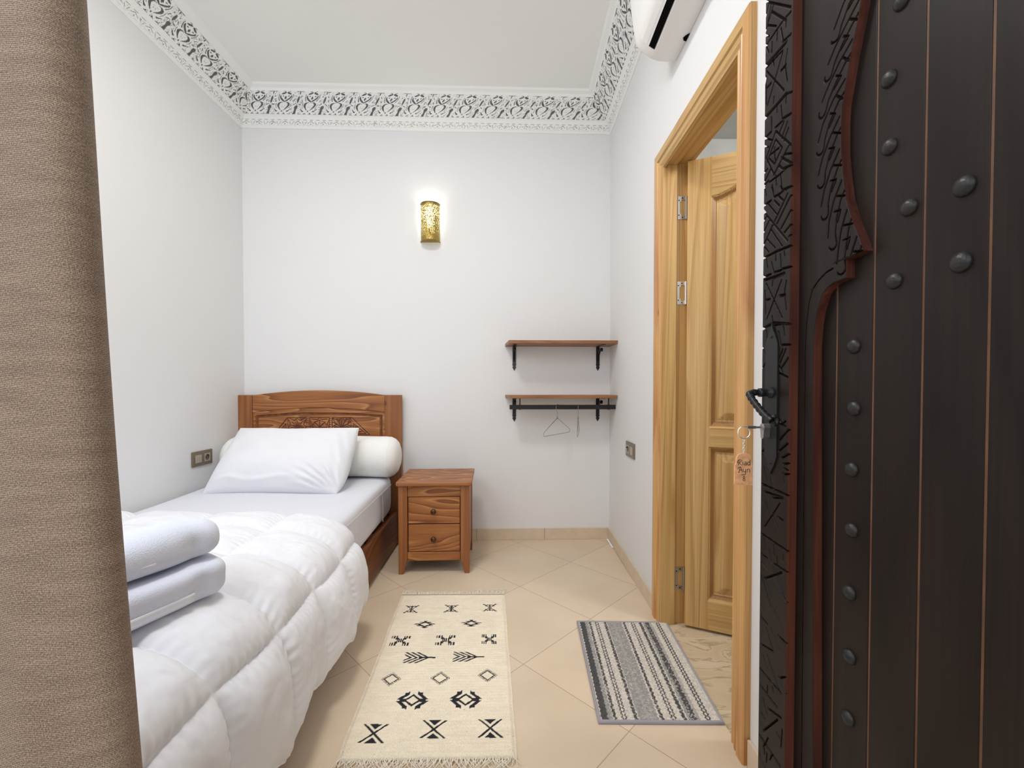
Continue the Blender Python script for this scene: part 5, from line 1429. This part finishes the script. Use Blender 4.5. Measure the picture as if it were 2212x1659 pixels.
# ------------------------------------------------------------------ curtain
nz_, nc = 150, 260
plan, _s = smooth_path([(-0.100, 0.060), (-0.045, 0.062), (-0.014, 0.052), (0.0, 0.030), (-0.008, 0.008), (-0.035, -0.004), (-0.075, -0.006), (-0.115, 0.006), (-0.16, 0.010), (-0.21, -0.010), (-0.27, -0.018), (-0.33, 0.010), (-0.39, 0.030), (-0.45, 0.0), (-0.51, -0.02), (-0.57, 0.01)], nc)
zc = np.linspace(0.012, 2.36, nz_)
yc0 = 0.360
xa = on_y(193, 2, 0.398).x + 0.005, on_y(193, 2, 0.398).z; xb_ = on_y(302, 1656, 0.398).x + 0.005, on_y(302, 1656, 0.398).z
slope = (xa[0] - xb_[0]) / (xa[1] - xb_[1])
P = np.zeros((nz_, nc, 3)); uvm = np.zeros((nz_, nc, 2))
for i, z in enumerate(zc):
    xe = xb_[0] + slope * (z - xb_[1]) + 0.004 * math.sin(z * 5.0)
    k = 1 + 0.12 * math.sin(z * 1.3)
    P[i, :, 0] = xe + plan[:, 0] * 0.75; P[i, :, 1] = yc0 + plan[:, 1] * 0.7 * k + 0.006 * np.sin(plan[:, 0] * 30 + z * 3); P[i, :, 2] = z
    uvm[i, :, 0] = _s; uvm[i, :, 1] = z
cu = grid('curtain', P, M['curtain'], smooth=True, uv=uvm)
tag(cu, 'taupe woven curtain hanging close at the left edge', 'curtain')
so = cu.modifiers.new('thick', 'SOLIDIFY'); so.thickness = 0.0022; so.offset = 0

# ------------------------------------------------------------------ light
wd = bpy.data.worlds.new('world'); SC.world = wd; wd.use_nodes = True
bg = wd.node_tree.nodes['Background']; bg.inputs[0].default_value = (0.90, 0.95, 1.0, 1); bg.inputs[1].default_value = 0.55


def area(name, loc, target, size, energy, col, sy=None):
    l = bpy.data.lights.new(name, 'AREA'); l.energy = energy; l.color = col; l.size = size
    if sy: l.shape = 'RECTANGLE'; l.size_y = sy
    o = bpy.data.objects.new(name, l); COL.objects.link(o); o.location = loc
    o.rotation_euler = (Vector(target) - Vector(loc)).to_track_quat('-Z', 'Y').to_euler(); return o


area('courtyard_daylight', (0.25, -1.5, 1.8), (-0.4, 2.6, 0.7), 2.2, 25, (1.0, 0.965, 0.925), 1.8)
area('window_daylight', (-1.30, -0.30, 2.55), (-0.9, 1.5, 0.4), 0.9, 19, (0.78, 0.86, 1.0), 1.0)
lo = area('ceiling_lamp', (-0.60, 1.25, 2.93), (-0.60, 1.25, 0.0), 0.45, 21, (1.0, 0.97, 0.935)); lo.data.shape = 'DISK'
sl = bpy.data.lights.new('sconce_glow', 'POINT'); sl.energy = 0.36; sl.shadow_soft_size = 0.02; sl.color = (0.92, 1.0, 0.93)
slo = bpy.data.objects.new('sconce_glow', sl); COL.objects.link(slo); slo.location = (lx - 0.002, ly - 0.042, 2.035 + 0.232)
bl_ = bpy.data.lights.new('bathroom_fill', 'POINT'); bl_.energy = 27; bl_.shadow_soft_size = 0.12  # unseen light added in the bathroom to brighten the pine door leaf
blo = bpy.data.objects.new('bathroom_fill', bl_); COL.objects.link(blo); blo.location = (1.5, 1.2, 2.4)

SC.view_settings.view_transform = 'Standard'; SC.view_settings.look = 'None'; SC.view_settings.exposure = 0.13; SC.view_settings.gamma = 1.0
SC.view_settings.use_curve_mapping = False
SC.cycles.max_bounces = 10; SC.cycles.diffuse_bounces = 6; SC.cycles.use_denoising = True
